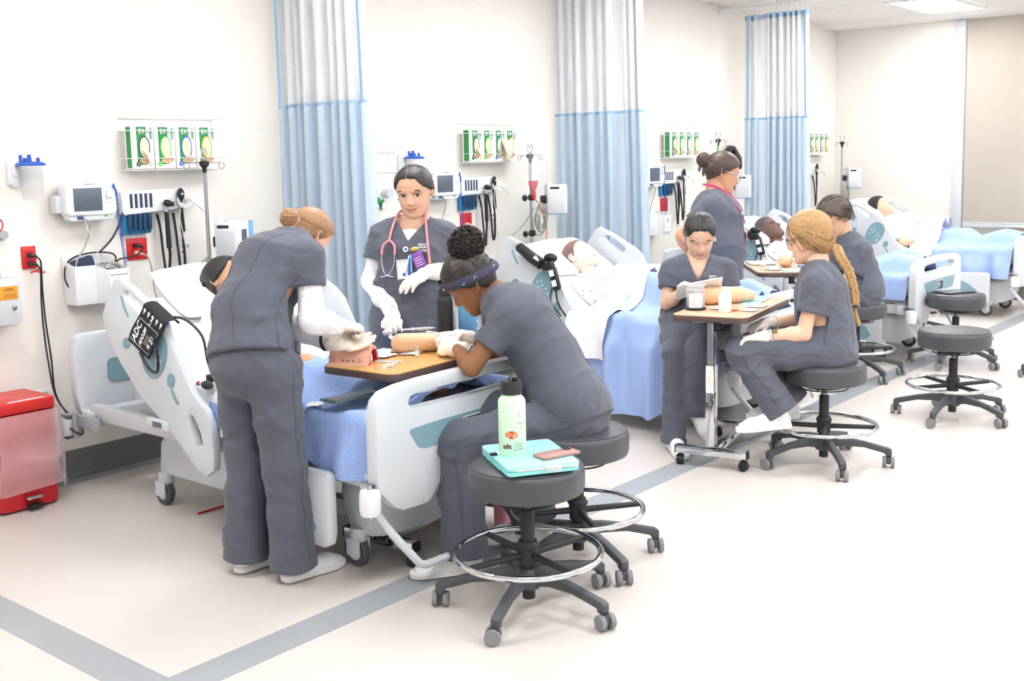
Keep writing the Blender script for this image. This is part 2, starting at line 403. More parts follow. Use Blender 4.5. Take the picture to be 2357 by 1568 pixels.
# window with roller shade, seen at the right edge
wf = MB()
wf.bx(XE-.035, XE+.10, WY0-.105, WY0, WZ0, WZ1, .004).bx(XE+.02, XE+.10, -6.2, WY0-.10, WZ0, WZ0+.05)
o = struct('window_1', wf, 'frame')
MB().bx(XE+.06, XE+.066, -6.2, WY0-.10, WZ0+.05, WZ1).build('pane', 'clear', o)
for q, yy in enumerate((-2.6, -3.9)): MB().bx(XE+.04, XE+.09, yy-.03, yy+.03, WZ0+.05, WZ1).build('mullion', 'blackm', o)
rs = thing('roller_shade', (XE, -3.0, .77), 'beige fabric roller shade pulled down over the window', 'shade')
MB().bx(XE+.010, XE+.014, -6.1, WY0-.115, .82, 2.99).build('fabric', 'shade', rs)
MB().bx(XE+.006, XE+.02, -6.1, WY0-.115, .77, .805, .004).bx(XE+.008, XE+.018, -6.1, WY0-.115, .808, .825, .003).build('hem_bar', 'frame', rs)
for z in (2.29, 1.55): MB().bx(XE+.008, XE+.0105, -6.1, WY0-.115, z, z+.006).build('seam', 'shade', rs)
# corridor seen below the shade
cor = MB().bx(XE+1.6, XE+1.65, -6.5, -.5, 0, 1.2); struct('wall_corridor', cor, 'wall')
struct('floor_corridor', MB().bx(XE+.14, XE+1.6, -6.5, -.5, -.05, 0), 'floor')
dr = thing('wooden_door', (XE+1.55, -1.75, 0), 'brown wooden door glimpsed under the roller shade', 'door')
MB().bx(XE+1.56, XE+1.6, -1.78, -1.52, .0, 1.2).build('door_leaf', 'wood', dr); MB().bx(XE+1.565, XE+1.6, -2.05, -1.79, .0, 1.2).build('side_panel', 'woodedge', dr)
MB().bx(XE+1.54, XE+1.6, -1.80, -1.775, 0, 1.2).build('door_frame', 'cream', dr)
# ================================================================ hospital beds
BX = [3.18, 5.94, 8.68, 11.40]
RAIL = [(-.841,1.118),(-.956,1.075),(-1.031,1.035),(-1.13,.985),(-1.195,.934),(-1.242,.85),(-1.3,.754),(-1.369,.654),(-1.459,.584),(-1.499,.519),(-1.512,.392),(-1.499,.326),(-1.444,.292),(-1.374,.312),(-1.269,.392),(-1.166,.472),(-.979,.576),(-.821,.72),(-.721,.834),(-.692,.933),(-.744,1.021),(-.81,1.103)]
SLOT1 = [(-1.335,.544),(-1.36,.551),(-1.39,.52),(-1.413,.478),(-1.427,.437),(-1.412,.413),(-1.389,.42),(-1.354,.492)]
SLOT2 = [(-.885,1.045),(-.905,1.06),(-.94,1.052),(-1.045,.985),(-1.06,.965),(-1.045,.945),(-1.02,.95),(-.92,1.012)]
def ovalpoly(c, a, b, rot, n=28, sq=2.4):
    o = []
    for i in range(n):
        t = 2*PI*i/n; x = a*abs(math.cos(t))**(2/sq)*math.copysign(1, math.cos(t)); y = b*abs(math.sin(t))**(2/sq)*math.copysign(1, math.sin(t))
        o.append((c[0]+x*math.cos(rot)-y*math.sin(rot), c[1]+x*math.sin(rot)+y*math.cos(rot)))
    return o
def rrect(x0, x1, y0, y1, r, n=5):
    o = []
    for cx, cy, a0 in ((x1-r, y1-r, 0), (x0+r, y1-r, 90), (x0+r, y0+r, 180), (x1-r, y0+r, 270)):
        for i in range(n+1): a = math.radians(a0+90*i/n); o.append((cx+r*math.cos(a), cy+r*math.sin(a)))
    return o
def shroud(mb, x0, x1, y0, y1, z0, z1, top=.03, n=5):
    mb.prism([(y0, z0), (y1, z0), (y1-(y1-y0)*.03, z1-.04), (y1-.06, z1), (y0+.06, z1), (y0+(y1-y0)*.03, z1-.04)], x0, x1, 'x', bev=.02)
def make_bed(label):
    yc = -1.35; R = thing('hospital_bed', (0, yc, 0), label, 'bed', 'hospital beds')
    # mattress and deck
    MB().prism([(-2.37,.50),(-2.37,.61),(-2.35,.63),(-1.34,.63),(-.79,1.0),(-.755,.985),(-.70,.90),(-1.26,.50)], -.445, .445, 'x', bev=.02).build('mattress', 'sheet', R)
    MB().bx(-.43,.43,-2.36,-1.25,.455,.495,.01).prism([(-1.27,.455),(-1.27,.495),(-.70,.88),(-.68,.85)], -.43, .43, 'x').build('deck', 'midgrey', R)
    fr = MB()
    for s in (-1, 1): fr.bx(s*.40-.03, s*.40+.03, -2.36, -.35, .375, .45, .008)
    fr.bx(-.45,.45,-.40,-.30,.34,.42,.008).bx(-.46,.46,-2.42,-2.33,.375,.45,.008).bx(-.35,.35,-1.5,-1.3,.36,.43)
    fr.bx(-.43,.43,-2.38,-2.30,.44,.47,.01)
    f = fr.build('frame', 'greypl', R)
    for s in (-1, 1): MB().bx(s*.455-.012, s*.455+.012, -.47, -.27, .335, .40, .004).bx(s*.46-.02, s*.46+.02, -.285, -.265, .28, .395, .004).build('corner_bracket', 'midgrey', f)
    for s in (-1, 1): MB().tube([(s*.25,-.9,.36),(s*.22,-1.4,.42),(s*.22,-1.9,.36)], .022, 8).build('lift_arm', 'midgrey', f)
    # base covers
    b = MB(); shroud(b, -.33, .33, -1.42, -.77, .15, .345); b.build('base_cover', 'bedpl', R)
    b = MB()
    n = 20; rings = []
    for z, k in ((.13, .86), (.15, .9), (.30, 1.0), (.345, .98), (.36, .93)):
        rings.append([(lambda a: (.36*k*math.copysign(abs(math.cos(a))**.55, math.cos(a)), -2.17+.135*k*math.copysign(abs(math.sin(a))**.6, math.sin(a)), z))(2*PI*i/n) for i in range(n)])
    b.grid(rings, wv=True); b.raw([rings[-1][i] for i in range(n)], [tuple(range(n))]); b.build('base_cover', 'bedpl', R)
    for s in (-1, 1): MB().bx(s*.25-.03, s*.25+.03, -2.1, -1.3, .17, .24, .01).build('base_beam', 'greypl', R)
    # casters
    for sx in (-1, 1):
        for y in (-.81, -2.163):
            c = MB(); cx = sx*.32
            c.tube([(cx, y, .16), (cx, y, .125), (cx, y+.012, .085)], [.035, .036, .03], 12)
            c.bx(cx-.034, cx-.022, y-.03, y+.045, .045, .12, .008).bx(cx+.022, cx+.034, y-.03, y+.045, .045, .12, .008)
            w = c.build('caster', 'bedpl', R)
            M = frame((cx, y+.012, .061), (0, 1, 0), (0, 0, 1))
            MB().lathe([(.030,-.017),(.056,-.017),(.061,-.012),(.061,.012),(.056,.017),(.030,.017)], 24, M).build('tire', 'rubber', w)
            MB().lathe([(0,-.021),(.034,-.020),(.038,-.012),(.038,.012),(.034,.020),(0,.021)], 20, M).build('hub', 'bedpl', w)
    # head board
    hb = MB(); O = [(-.40,.36),(-.455,.42),(-.47,.50),(-.47,.72),(-.455,.78),(-.42,.80),(.42,.80),(.455,.78),(.47,.72),(.47,.50),(.455,.42),(.40,.36),(.24,.34),(-.24,.34)]
    hb.prism(O, -.315, -.255, 'y', holes=[rrect(-.24,.24,.70,.755,.025)], bev=.014)
    h = hb.build('headboard', 'bedpl', R)
    MB().prism(rrect(-.30,.30,.54,.66,.03), -.322, -.31, 'y').build('inset_panel', 'teal', h)
    MB().prism(rrect(-.16,.16,.36,.50,.05), -.330, -.31, 'y', bev=.006).build('handle_recess', 'greypl', h)
    # foot board
    half = [(.0,.375),(.17,.375),(.20,.36),(.235,.318),(.26,.306),(.39,.31),(.43,.33),(.50,.40),(.515,.44),(.512,.70),(.495,.745),(.455,.772),(.38,.784),(.25,.79),(.0,.792)]
    O = [(x, z) for x, z in half]+[(-x, z) for x, z in half[::-1] if x > 0]
    slot = [(-.345,.712),(-.335,.733),(-.28,.742),(0,.745),(.28,.742),(.335,.733),(.345,.712),(.33,.692),(.28,.686),(0,.683),(-.28,.686),(-.33,.692)]
    fbm = MB().prism(O, -2.495, -2.435, 'y', holes=[slot], bev=.016)
    fb = fbm.build('footboard', 'bedpl', R)
    pan = [(-.345,.60),(-.34,.612),(-.2,.617),(.2,.617),(.34,.612),(.345,.60),(.30,.535),(.27,.525),(-.27,.525),(-.30,.535)]
    MB().prism(pan, -2.498, -2.493, 'y').build('inset_panel', 'teal', fb)
    MB().bx(-.05,.06,-2.5005,-2.4985,.535,.60).build('name_card', 'navy2', fb)
    MB().bx(-.055,.065,-2.4995,-2.4975,.53,.605).build('name_card', 'paper', fb)
    text('V', .05, frame((-.026,-2.5012,.567),(1,0,0),(0,0,1)), 'paper', fb, 'lettering', bold=.002)
    for s in (-1, 1):     # corner rollers
        rl = MB().lathe([(.012,-.055),(.036,-.047),(.040,-.03),(.040,.03),(.036,.044),(.012,.05)], 16, T(s*.535, -2.47, .375)).build('corner_bumper', 'whitepl', R)
        MB().cyl((s*.535,-2.47,.31),(s*.535,-2.47,.44),.010,n=8).bx(s*.49-.03,s*.49+.03,-2.48,-2.40,.425,.435).build('bumper_pin', 'steel', rl)
        rl = MB().lathe([(.012,-.05),(.034,-.043),(.038,-.03),(.038,.03),(.034,.04),(.012,.045)], 16, T(s*.490, -.225, .335)).build('corner_bumper', 'greypl', R)
        MB().cyl((s*.490,-.225,.27),(s*.490,-.225,.395),.008,n=8).bx(min(s*.43,s*.50),max(s*.43,s*.50),-.26,-.20,.388,.396).bx(min(s*.43,s*.50),max(s*.43,s*.50),-.26,-.20,.276,.284).build('bumper_pin', 'steel', rl)
    pb = MB()
    P = [(-.44,-2.40,.30),(-.42,-2.46,.22),(-.36,-2.54,.105),(-.33,-2.55,.095),(.33,-2.55,.095),(.36,-2.54,.105),(.42,-2.46,.22),(.44,-2.40,.30)]
    pb.tube(P, .016, 8).build('brake_bar', 'greypl', R)
    # side rails
    for s in (-1, 1):
        lo, hi = (-.527, -.487) if s < 0 else (.487, .527)
        r = MB().prism(RAIL, lo, hi, 'x', holes=[SLOT1, SLOT2], bev=.014).build('side_rail', 'bedpl', R)
        out = -.529 if s < 0 else .529; inn = -.485 if s < 0 else .485
        def pl(poly, m, nm, side=0, d=.0): 
            x0 = (out if side == 0 else inn); w = .003
            return MB().prism(poly, x0-w, x0+w, 'x').build(nm, m, r)
        ov = ovalpoly((-1.115,.793),.118,.083,math.radians(122))
        pn = pl(ov, 'teal', 'control_panel')
        q = MB(); xo = out-.0035 if s < 0 else out+.0035
        for a, c in ((-1.08,.84),(-1.11,.85),(-1.06,.80),(-1.09,.81),(-1.12,.82),(-1.15,.80),(-1.13,.77),(-1.16,.77)):
            q.bx(xo-.0005,xo+.0005,a-.006,a+.006,c-.009,c+.004)
        q.bx(xo-.0005,xo+.0005,-1.145,-1.127,.715,.735).build('button_marks', 'tealprint', pn)
        pl(ovalpoly((-1.229,.686),.033,.024,math.radians(115)), 'teal', 'call_button')
        pl([(-1.224,.648),(-1.237,.644),(-1.256,.615),(-1.278,.590),(-1.264,.585),(-1.243,.61)], 'teal', 'accent_mark')
        pl([(-.872,1.035),(-.880,1.036),(-.900,.985),(-.928,.946),(-.915,.945),(-.888,.99)], 'teal', 'accent_mark')
        pl(ovalpoly((-.895,.822),.030,.022,math.radians(-30)), 'teal', 'round_badge')
        pl([(-1.165,.86),(-1.235,.765),(-1.165,.70),(-1.09,.80)], 'teal', 'inner_panel', 1)
        g = MB().bx(min(lo,hi)-.012, max(lo,hi)-.02, -1.20,-1.02,.452,.50,.01, M=None).build('angle_gauge', 'greypl', R) if s < 0 else None
        if g: MB().bx(lo-.0135,lo-.012,-1.15,-1.08,.465,.49).build('display', 'screen', g)
        FRAIL = [(-2.235,.20),(-2.235,.42),(-2.225,.438),(-2.20,.442),(-1.75,.432),(-1.62,.40),(-1.575,.33),(-1.57,.18),(-1.60,.145),(-2.19,.138),(-2.222,.155)]
        fr2 = MB().prism(FRAIL, lo, hi, 'x', bev=.012).build('foot_rail', 'bedpl', R)
        x0 = out
        MB().prism([(-1.66,.17),(-2.06,.165),(-2.13,.185),(-2.155,.215),(-2.12,.27),(-2.04,.33),(-1.92,.38),(-1.76,.385),(-1.67,.30)], x0-.003, x0+.003, 'x').build('inset_panel', 'teal', fr2)
        MB().bx(s*.455-.01, s*.455+.01, -1.98,-1.90,.33,.42).build('rail_hinge', 'midgrey', R)
        MB().bx(s*.455-.035,s*.455+.035,-1.30,-1.18,.40,.46).build('rail_hinge', 'midgrey', R)
    return R
bed0 = make_bed('nearest hospital bed, beside the red waste bin, with blood pressure cuff on its rail')
bed0.location.x = BX[0]; WL[bed0.name] = Vector((BX[0], -1.35, 0))
dup(bed0, (BX[1], -1.35, 0), 0, 'second nearest hospital bed, with the dummy in a dotted gown')
dup(bed0, (BX[2], -1.35, 0), 0, 'third hospital bed, holding the dark-skinned dummy')
dup(bed0, (BX[3], -1.35, 0), 0, 'farthest hospital bed, beside the window wall')

# ================================================================ rolling stools
def make_stool():
    R = thing('rolling_stool', (0, 0, 0), '', 'stool', 'round rolling stools')
    prof = [(0,.43),(.185,.43),(.203,.438),(.208,.455),(.208,.512),(.202,.528),(.190,.536),(.12,.541),(0,.543)]
    st = MB().lathe(prof, 56).build('seat', 'vinyl', R)
    MB().torus(.1965, .0022, 56, 6, T(0,0,.5335)).build('piping', 'vinyl', st)
    MB().lathe([(0,.405),(.10,.405),(.11,.432),(0,.432)], 24).build('seat_plate', 'black', R)
    MB().torus(.118, .0035, 40, 6, T(0,0,.402)).tube([(-.118,0,.402),(.118,0,.402)],.003,6).build('height_ring', 'black', R)
    MB().cyl((0,0,.33),(0,0,.42),.014,n=16).build('gas_lift', 'dsteel', R)
    MB().lathe([(0,.036),(.023,.036),(.023,.06),(.025,.13),(.025,.355),(.022,.362),(0,.362)], 20).build('column', 'blackm', R)
    MB().torus(.262, .0115, 64, 10, T(0,0,.205)).build('foot_ring', 'chrome', R)
    hb = MB().lathe([(.024,.165),(.034,.165),(.036,.225),(.040,.228),(.040,.236),(.036,.24),(.033,.25),(.024,.25)], 24).build('ring_hub', 'blackm', R)
    for i in range(4):
        a = math.radians(20+90*i); c, s = math.cos(a), math.sin(a)
        MB().tube([(.03*c,.03*s,.20),(.255*c,.255*s,.202)], [.013,.011], 10).build('spoke', 'blackm', R)
    MB().lathe([(0,.075),(.04,.075),(.048,.085),(.048,.135),(.04,.15),(0,.15)], 24).build('base_hub', 'stoolpl', R)
    rn = random.Random(5)
    arm = [(.02,.150),(.10,.146),(.20,.128),(.325,.098),(.337,.088),(.337,.056),(.308,.056),(.303,.072),(.20,.098),(.10,.100),(.02,.085)]
    for i in range(5):
        a = math.radians(72*i); M = RZ(a)
        lg = MB().prism(arm, -.017, .017, 'y', bev=.006, M=M).build('leg', 'stoolpl', R)
        b = a+rn.uniform(0, 6.28); cx, cy = .322*math.cos(a), .322*math.sin(a)
        ox, oy = cx+.012*math.cos(b), cy+.012*math.sin(b)
        c = MB(); c.mi = 0
        c.cyl((cx,cy,.062),(cx,cy,.045),.011,n=10)
        dx, dy = -math.sin(b), math.cos(b)
        c.bx(-.016,.016,-.010,.010,.018,.054,.006, M=T(ox,oy,0) @ RZ(b))
        for s in (-1, 1):
            M2 = frame((ox+dx*s*.020, oy+dy*s*.020, .0285), (math.cos(b), math.sin(b), 0), (0, 0, 1))
            c.mi = 1; c.lathe([(.020,-.0095),(.0265,-.0095),(.0285,-.005),(.0285,.005),(.0265,.0095),(.020,.0095)], 20, M2)
            c.mi = 0; c.lathe([(0,-.0085),(.021,-.0085),(.021,.0085),(0,.0085)], 16, M2)
        c.build('caster', ['stoolpl', 'treadg'], lg)
    return R
st0 = make_stool()
STOOLS = [((2.946,-2.962), 55, 'grey rolling stool in the foreground holding a teal case and green bottle'),
 ((3.45,-2.815), 32, 'grey rolling stool under the student with curly hair'),
 ((5.314,-3.034), 4, 'grey rolling stool under the student with the blond braid'),
 ((6.695,-3.243), 35, 'empty grey rolling stool standing alone on the open floor'),
 ((8.426,-2.704), 36, 'rolling stool with a dark tablet lying on its seat'),
 ((7.60,-2.27), 20, 'rolling stool under the male student beside the third bed'),
 ((9.54,-1.93), 10, 'rolling stool half hidden between the two farthest beds'),
 ((8.36,-3.52), 55, 'rolling stool cut off by the right edge of the picture')]
for i, (p, a, lb) in enumerate(STOOLS):
    if i == 0: s = st0; s.location = (p[0], p[1], 0); s.rotation_euler.z = math.radians(a); s['label'] = lb
    else: s = dup(st0, (p[0], p[1], 0), math.radians(a), lb)

# ================================================================ overbed tables
def make_table(label, loc, ang, zt, wood, L_=.85):
    R = thing('overbed_table', (0, 0, 0), label, 'table', 'overbed tables')
    W_ = .40; x0 = -.06
    poly = rrect(x0, x0+L_, -W_/2, W_/2, .045)
    tp = MB().prism(rrect(x0+.003, x0+L_-.003, -W_/2+.003, W_/2-.003, .043), zt-.004, zt, 'z').build('tabletop', wood, R)
    MB().prism(poly, zt-.032, zt-.003, 'z', bev=.005).build('table_edge', 'woodedge', R)
    MB().bx(-.005,.46,-.10,.10,zt-.043,zt-.032,.003).build('support_plate', 'greypl', R)
    MB().bx(-.026,.026,-.02,.02,.12,zt-.30,.003).bx(-.03,.03,-.024,.024,.12,zt-.28,.003).build('lower_post', 'chrome', R)
    MB().bx(-.022,.022,-.017,.017,zt-.32,zt-.04,.002).build('upper_post', 'steel', R)
    hd = MB().bx(-.03,.03,-.055,-.02,zt-.075,zt-.035,.004).bx(-.02,.02,-.095,.0,zt-.085,zt-.076,.003).build('release_handle', 'black', R)
    bs = MB().bx(-.024,.024,-.19,.19,.065,.105,.004).bx(.02,.64,-.022,.022,.066,.104,.004).bx(.61,.655,-.19,.19,.065,.105,.004).build('base', 'chrome', R)
    for x in (0, .632):
        for s in (-1, 1):
            MB().bx(x-.024,x+.024,s*.19-.004,s*.19+.004,.064,.106,.003).build('end_cap', 'black', bs)
            c = MB().cyl((x,s*.17,.066),(x,s*.17,.05),.008,n=8); a = rnd.uniform(0, 6.28)
            M = T(x,s*.17,.026) @ RZ(a) @ Matrix.Rotation(PI/2, 4, 'X')
            c.lathe([(0,-.019),(.022,-.019),(.025,-.014),(.025,.014),(.022,.019),(0,.019)], 18, M).bx(x-.018,x+.018,s*.17-.018,s*.17+.018,.035,.054,.006)
            c.build('caster', 'black', R)
    R.location = loc; R.rotation_euler.z = math.radians(ang); WL[R.name] = Vector(loc)
    return R
tb2 = make_table('overbed table with chrome post marked LAB 2 beside the seated student with a tablet', (4.905,-2.605,0), 11, .80, 'woodpale')
tb1 = make_table('overbed table across the nearest bed with the injection practice pads', (3.60,-2.135,0), 183.4, .80, 'wood', .80)
tb3 = make_table('overbed table beside the third bed, in front of the dark-skinned dummy', (7.013,-2.0,0), 36, .80, 'woodpale')
WL[tb2.name] = Vector((0,0,0))
MB().bx(-.0305-.0012,-.0295,-.02,.02,.40,.54).build('paper_strip', 'paper', tb2)
text('LAB 2', .035, frame((-.0321,0,.47),(0,0,1),(0,1,0)), 'orange2', tb2, 'lettering')
MB().bx(-.02,.02,-.0245-.0012,-.0235,.40,.54).build('paper_strip', 'paper', tb2)
text('LAB 2', .035, frame((0,-.0260,.47),(0,0,1),(-1,0,0)), 'orange2', tb2, 'lettering')
WL[tb2.name] = Vector((4.905,-2.605,0))

# ================================================================ privacy curtains on ceiling tracks
def curtain(xc, y0, y1, label, seed, zb=.12, tr=True):
    R = thing('privacy_curtain', (xc, (y0+y1)/2, zb), label, 'curtain', 'privacy curtains')
    rs = np.random.RandomState(seed); nf = 9; n = nf*14+1
    yy = np.linspace(0, 1, n); wob = np.cumsum(np.abs(rs.normal(1, .35, nf+1))); wob = (wob-wob[0])/(wob[-1]-wob[0])*nf
    ph = np.interp(yy*nf, np.arange(nf+1), wob)
    am = np.interp(yy*nf, np.arange(nf+1), rs.uniform(.035, .075, nf+1))
    def sheet(z0, z1, nz, off=0):
        P = []
        for z in np.linspace(z0, z1, nz):
            k = 1+.10*(1.95-z); sp = 1+.03*(1.95-z)
            y = y0+(y1-y0)*(yy*sp)+.012*np.sin(ph*2*PI*2+.5)
            x = xc+off+am*k*np.sin(ph*2*PI+.12*np.sin(z*3+seed))
            P.append(np.stack([x, y, np.full(n, z)], 1))
        return MB().grid(P)
    lo = sheet(zb, 1.95, 30).build('blue_panel', 'curtain', R, ang=180)
    sheet(1.935, 1.955, 2, -.002).build('panel_hem', 'curtainband', R, ang=180)
    sheet(1.95, 2.90, 12).build('net_panel', 'net', R, ang=180)
    sheet(2.87, 2.915, 3).build('heading_band', 'curtainband', R, ang=180)
    for q in (.06, .93):
        j = int(q*n); seg = []
        for z in np.linspace(1.95, 2.90, 8):
            k = 1+.10*(1.95-z); sp = 1+.03*(1.95-z)
            seg.append([(xc-.004+am[i]*k*np.sin(ph[i]*2*PI+.12*np.sin(z*3+seed)), y0+(y1-y0)*yy[i]*sp+.012*np.sin(ph[i]*4*PI+.5), z) for i in range(j, j+4)])
        MB().grid(seg).build('net_binding', 'curtainband', R, ang=180)
    h = MB()
    for i in range(nf*2+1):
        t = i/(nf*2); y = y0+(y1-y0)*t; h.tube([(xc, y, 2.975), (xc, y, 2.94), (xc+.012, y, 2.905)], .0025, 5)
    h.build('hook', 'white', R, kind='stuff')
    if tr:
        t = thing('curtain_track', (xc, -1.6, 2.975), {4.25: 'white ceiling curtain track above the nearest blue curtain', 6.97: 'white ceiling curtain track above the middle blue curtain', 9.69: 'white ceiling curtain track above the farthest blue curtain'}[xc], 'track', 'ceiling curtain tracks')
        MB().bx(xc-.016, xc+.016, -3.3, -.005, 2.975, 3.005, .004).build('rail', 'white', t)
        for y in (-.6, -1.9, -3.1): MB().bx(xc-.006, xc+.006, y-.006, y+.006, 3.0, 3.05).build('hanger', 'white', t)
        MB().bx(xc-.025, xc+.025, -.02, 0, 2.95, 3.03, .004).build('wall_bracket', 'white', t)
    return R
curtain(4.25, -.06, -.86, 'pleated blue privacy curtain with net top, nearest, behind the bending student', 4)
curtain(6.97, -.06, -.90, 'pleated blue privacy curtain with net top behind the dummy in the dotted gown', 7)
curtain(9.69, -.28, -.95, 'pleated blue privacy curtain with net top, farthest, showing its hooks and track', 11)
# ================================================================ wall equipment, bay by bay
BAYX = [0, 2.668, 5.383, 8.285]
BAYN = ['at the nearest bed', 'behind the smiling student', 'left of the student in clear glasses', 'beside the farthest curtain']
def bays(root, base, ids=(0, 1, 2, 3)):
    """label the first one and copy it to the other bays"""
    root['label'] = base+' '+BAYN[ids[0]]
    L0 = root.location.copy()
    for i in ids[1:]: dup(root, (L0.x+BAYX[i]-BAYX[ids[0]], L0.y, L0.z), 0, base+' '+BAYN[i])
def wire(mb, pts, r=.0022): mb.tube(pts, r, 6)
# --- wire rack
R = thing('glove_rack', (3.48, -.06, 1.59), '', 'rack', 'white wire glove racks')
x0, x1, z0, z1 = 3.215, 3.80, 1.592, 1.869
for z in (z0, z1): 
    m = MB(); wire(m, [(x0,-.006,z),(x0,-.118,z),(x1,-.118,z),(x1,-.006,z),(x0,-.006,z)], .003); m.build('wire_loop', 'white', R)
for z in (1.655, 1.80):
    m = MB(); wire(m, [(x0,-.006,z),(x0,-.118,z),(x1,-.118,z),(x1,-.006,z)]); m.build('cross_wire', 'white', R)
for x in (x0, x0+.1950, x0+.390, x1):
    m = MB(); wire(m, [(x,-.006,z1),(x,-.006,z0),(x,-.118,z0)]); 
    if x in (x0, x1): wire(m, [(x,-.118,z0),(x,-.118,z1)])
    m.build('upright_wire', 'white', R)
m = MB()
for y in (-.03,-.06,-.09): wire(m, [(x0,y,z0),(x1,y,z0)])
m.build('shelf_wire', 'white', R, kind='stuff')
bays(R, 'white wire rack holding glove boxes')
# --- glove boxes
mat('glovepic', 'ecdcb8', .6); mat('handpic', 'd9b48f', .6); mat('ringblack', '2b2b2b', .5); mat('ringgreen', '74cf4f', .5); mat('ringblue', '2f66d0', .5); mat('ringyel', 'eeb02f', .5); mat('silver', 'c9ced2', .5)
SIZES = [('XL', 'ringblack', 'black'), ('L', 'ringgreen', 'bright green'), ('M', 'ringblue', 'blue'), ('S', 'ringyel', 'yellow')]
for k, (sz, rg, cn) in enumerate(SIZES):
    bx0 = 3.232+k*.130; bx1 = bx0+.122; F = -.108; cx = (bx0+bx1)/2
    R = thing('glove_box', (cx, -.07, 1.598), '', 'box', 'boxes of medical gloves')
    MB().bx(bx0, bx1, F, -.03, 1.598, 1.828, .002).build('carton', 'paper', R)
    MB().bx(bx0+.022, bx0+.078, F-.0012, F-.0002, 1.622, 1.820).build('green_print', 'green', R)
    MB().bx(bx0+.074, bx0+.098, F-.0012, F-.0002, 1.630, 1.805).build('silver_print', 'silver', R)
    MB().bx(bx0-.0012, bx0-.0002, F+.015, -.045, 1.605, 1.822).build('side_print', 'green', R)
    M = T(cx+.004, F-.0016, 1.712) @ Matrix.Rotation(PI/2, 4, 'X')
    E_ = [(.0335*math.cos(t), .060*math.sin(t)) for t in np.linspace(0, 2*PI, 28, endpoint=False)]
    MB().prism(E_, -.0005, .0005, 'z', M=M).build('oval_ring', rg, R)
    MB().prism([(a*.82, b*.89) for a, b in E_], -.0012, .0012, 'z', M=M).build('oval_opening', 'cream', R)
    hnd = [(-.015,-.045),(-.022,-.01),(-.018,.02),(-.012,.035),(-.006,.03),(-.003,.045),(.004,.046),(.006,.03),(.012,.036),(.016,.02),(.014,-.01),(.022,-.05),(.01,-.052)]
    MB().prism(hnd, -.0016, .0016, 'z', M=M).build('glove_picture', 'glovepic', R)
    MB().prism([(-.03,-.078),(-.03,-.062),(-.005,-.055),(.02,-.058),(.04,-.052),(.046,-.066),(.03,-.082),(.0,-.086)], -.0014, .0014, 'z', M=M).build('hand_picture', 'handpic', R)
    dn = MB().lathe([(0,-.0018),(.0125,-.0018),(.0125,.0018),(0,.0018)], 20, T(bx0+.026, F-.0014, 1.624) @ Matrix.Rotation(PI/2, 4, 'X')).build('size_dot', rg, R)
    text(sz, .015, frame((bx0+.026, F-.0036, 1.624), (0,0,-1), (1,0,0)), 'paper', R, 'size_lettering')
    text('CURAD', .018, frame((bx0+.106, F-.0018, 1.785), (0,0,-1), (1,0,0)), 'green', R, 'brand_lettering', bold=.0006)
    text('3G\n300', .020, frame((bx0+.050, F-.0018, 1.798), (0,0,-1), (1,0,0)), 'paper', R, 'print_lettering', bold=.0006)
    if k == 0: MB().tube(cr([(cx,F-.004,1.70),(cx+.012,F-.022,1.67),(cx+.022,F-.026,1.64),(cx+.03,F-.02,1.612)],4), [.012]*4+[.011]*4+[.009]*4+[.004], 8).build('pulled_glove', 'cream', R)
    L0 = R.location.copy()
    for i in range(4):
        lb = f'size {sz} glove box with {cn} oval {BAYN[i]}'
        if i == 0: R['label'] = lb
        else: dup(R, (L0.x+BAYX[i], L0.y, L0.z), 0, lb)
m = MB()
for q in range(4): m.tube(cr([(6.25+.012*q,-.112,1.76),(6.24+.02*q,-.150,1.70),(6.26+.012*q,-.145,1.65-.02*(q%2)),(6.265+.015*q,-.13,1.61-.012*q)],4),[.013]*4+[.011]*4+[.008]*4+[.005],7)
m.build('rubber_glove', 'cream', None, label='cream glove hanging half out of its box behind the smiling student', cat='glove')
# --- suction canister
R = thing('suction_canister', (2.678, -.09, 1.46), '', 'canister', 'clear suction canisters')
M = T(2.678, -.09, 0)
MB().lathe([(0,1.46),(.044,1.46),(.047,1.465),(.057,1.60),(.061,1.612),(.061,1.622),(.058,1.622),(.0565,1.612),(.046,1.472),(0,1.468)], 28, M).build('jar', 'clear', R)
ld = MB().lathe([(.0,1.628),(.069,1.626),(.070,1.634),(.060,1.643),(0,1.648)], 28, M).build('lid', 'blue', R)
for dx, dy, r, h in ((-.048,0,.008,.034),(-.02,-.01,.02,.02),(.0,.01,.009,.036),(.035,-.01,.008,.02)): MB().cyl((2.678+dx,-.09+dy,1.64),(2.678+dx,-.09+dy,1.645+h),r,n=12).build('port', 'blue', ld)
bays(R, 'clear suction canister with blue lid', (0, 1))
R = MB().bx(2.598,2.66,-.028,-.002,1.535,1.652,.004).bx(2.612,2.65,-.045,-.026,1.575,1.635,.008).bx(2.615,2.648,-.02,-.004,1.522,1.54,.002).build('canister_bracket', 'whitepl', None, label='', cat='bracket')
bays(R, 'white wall bracket beside the suction canister', (0, 1))
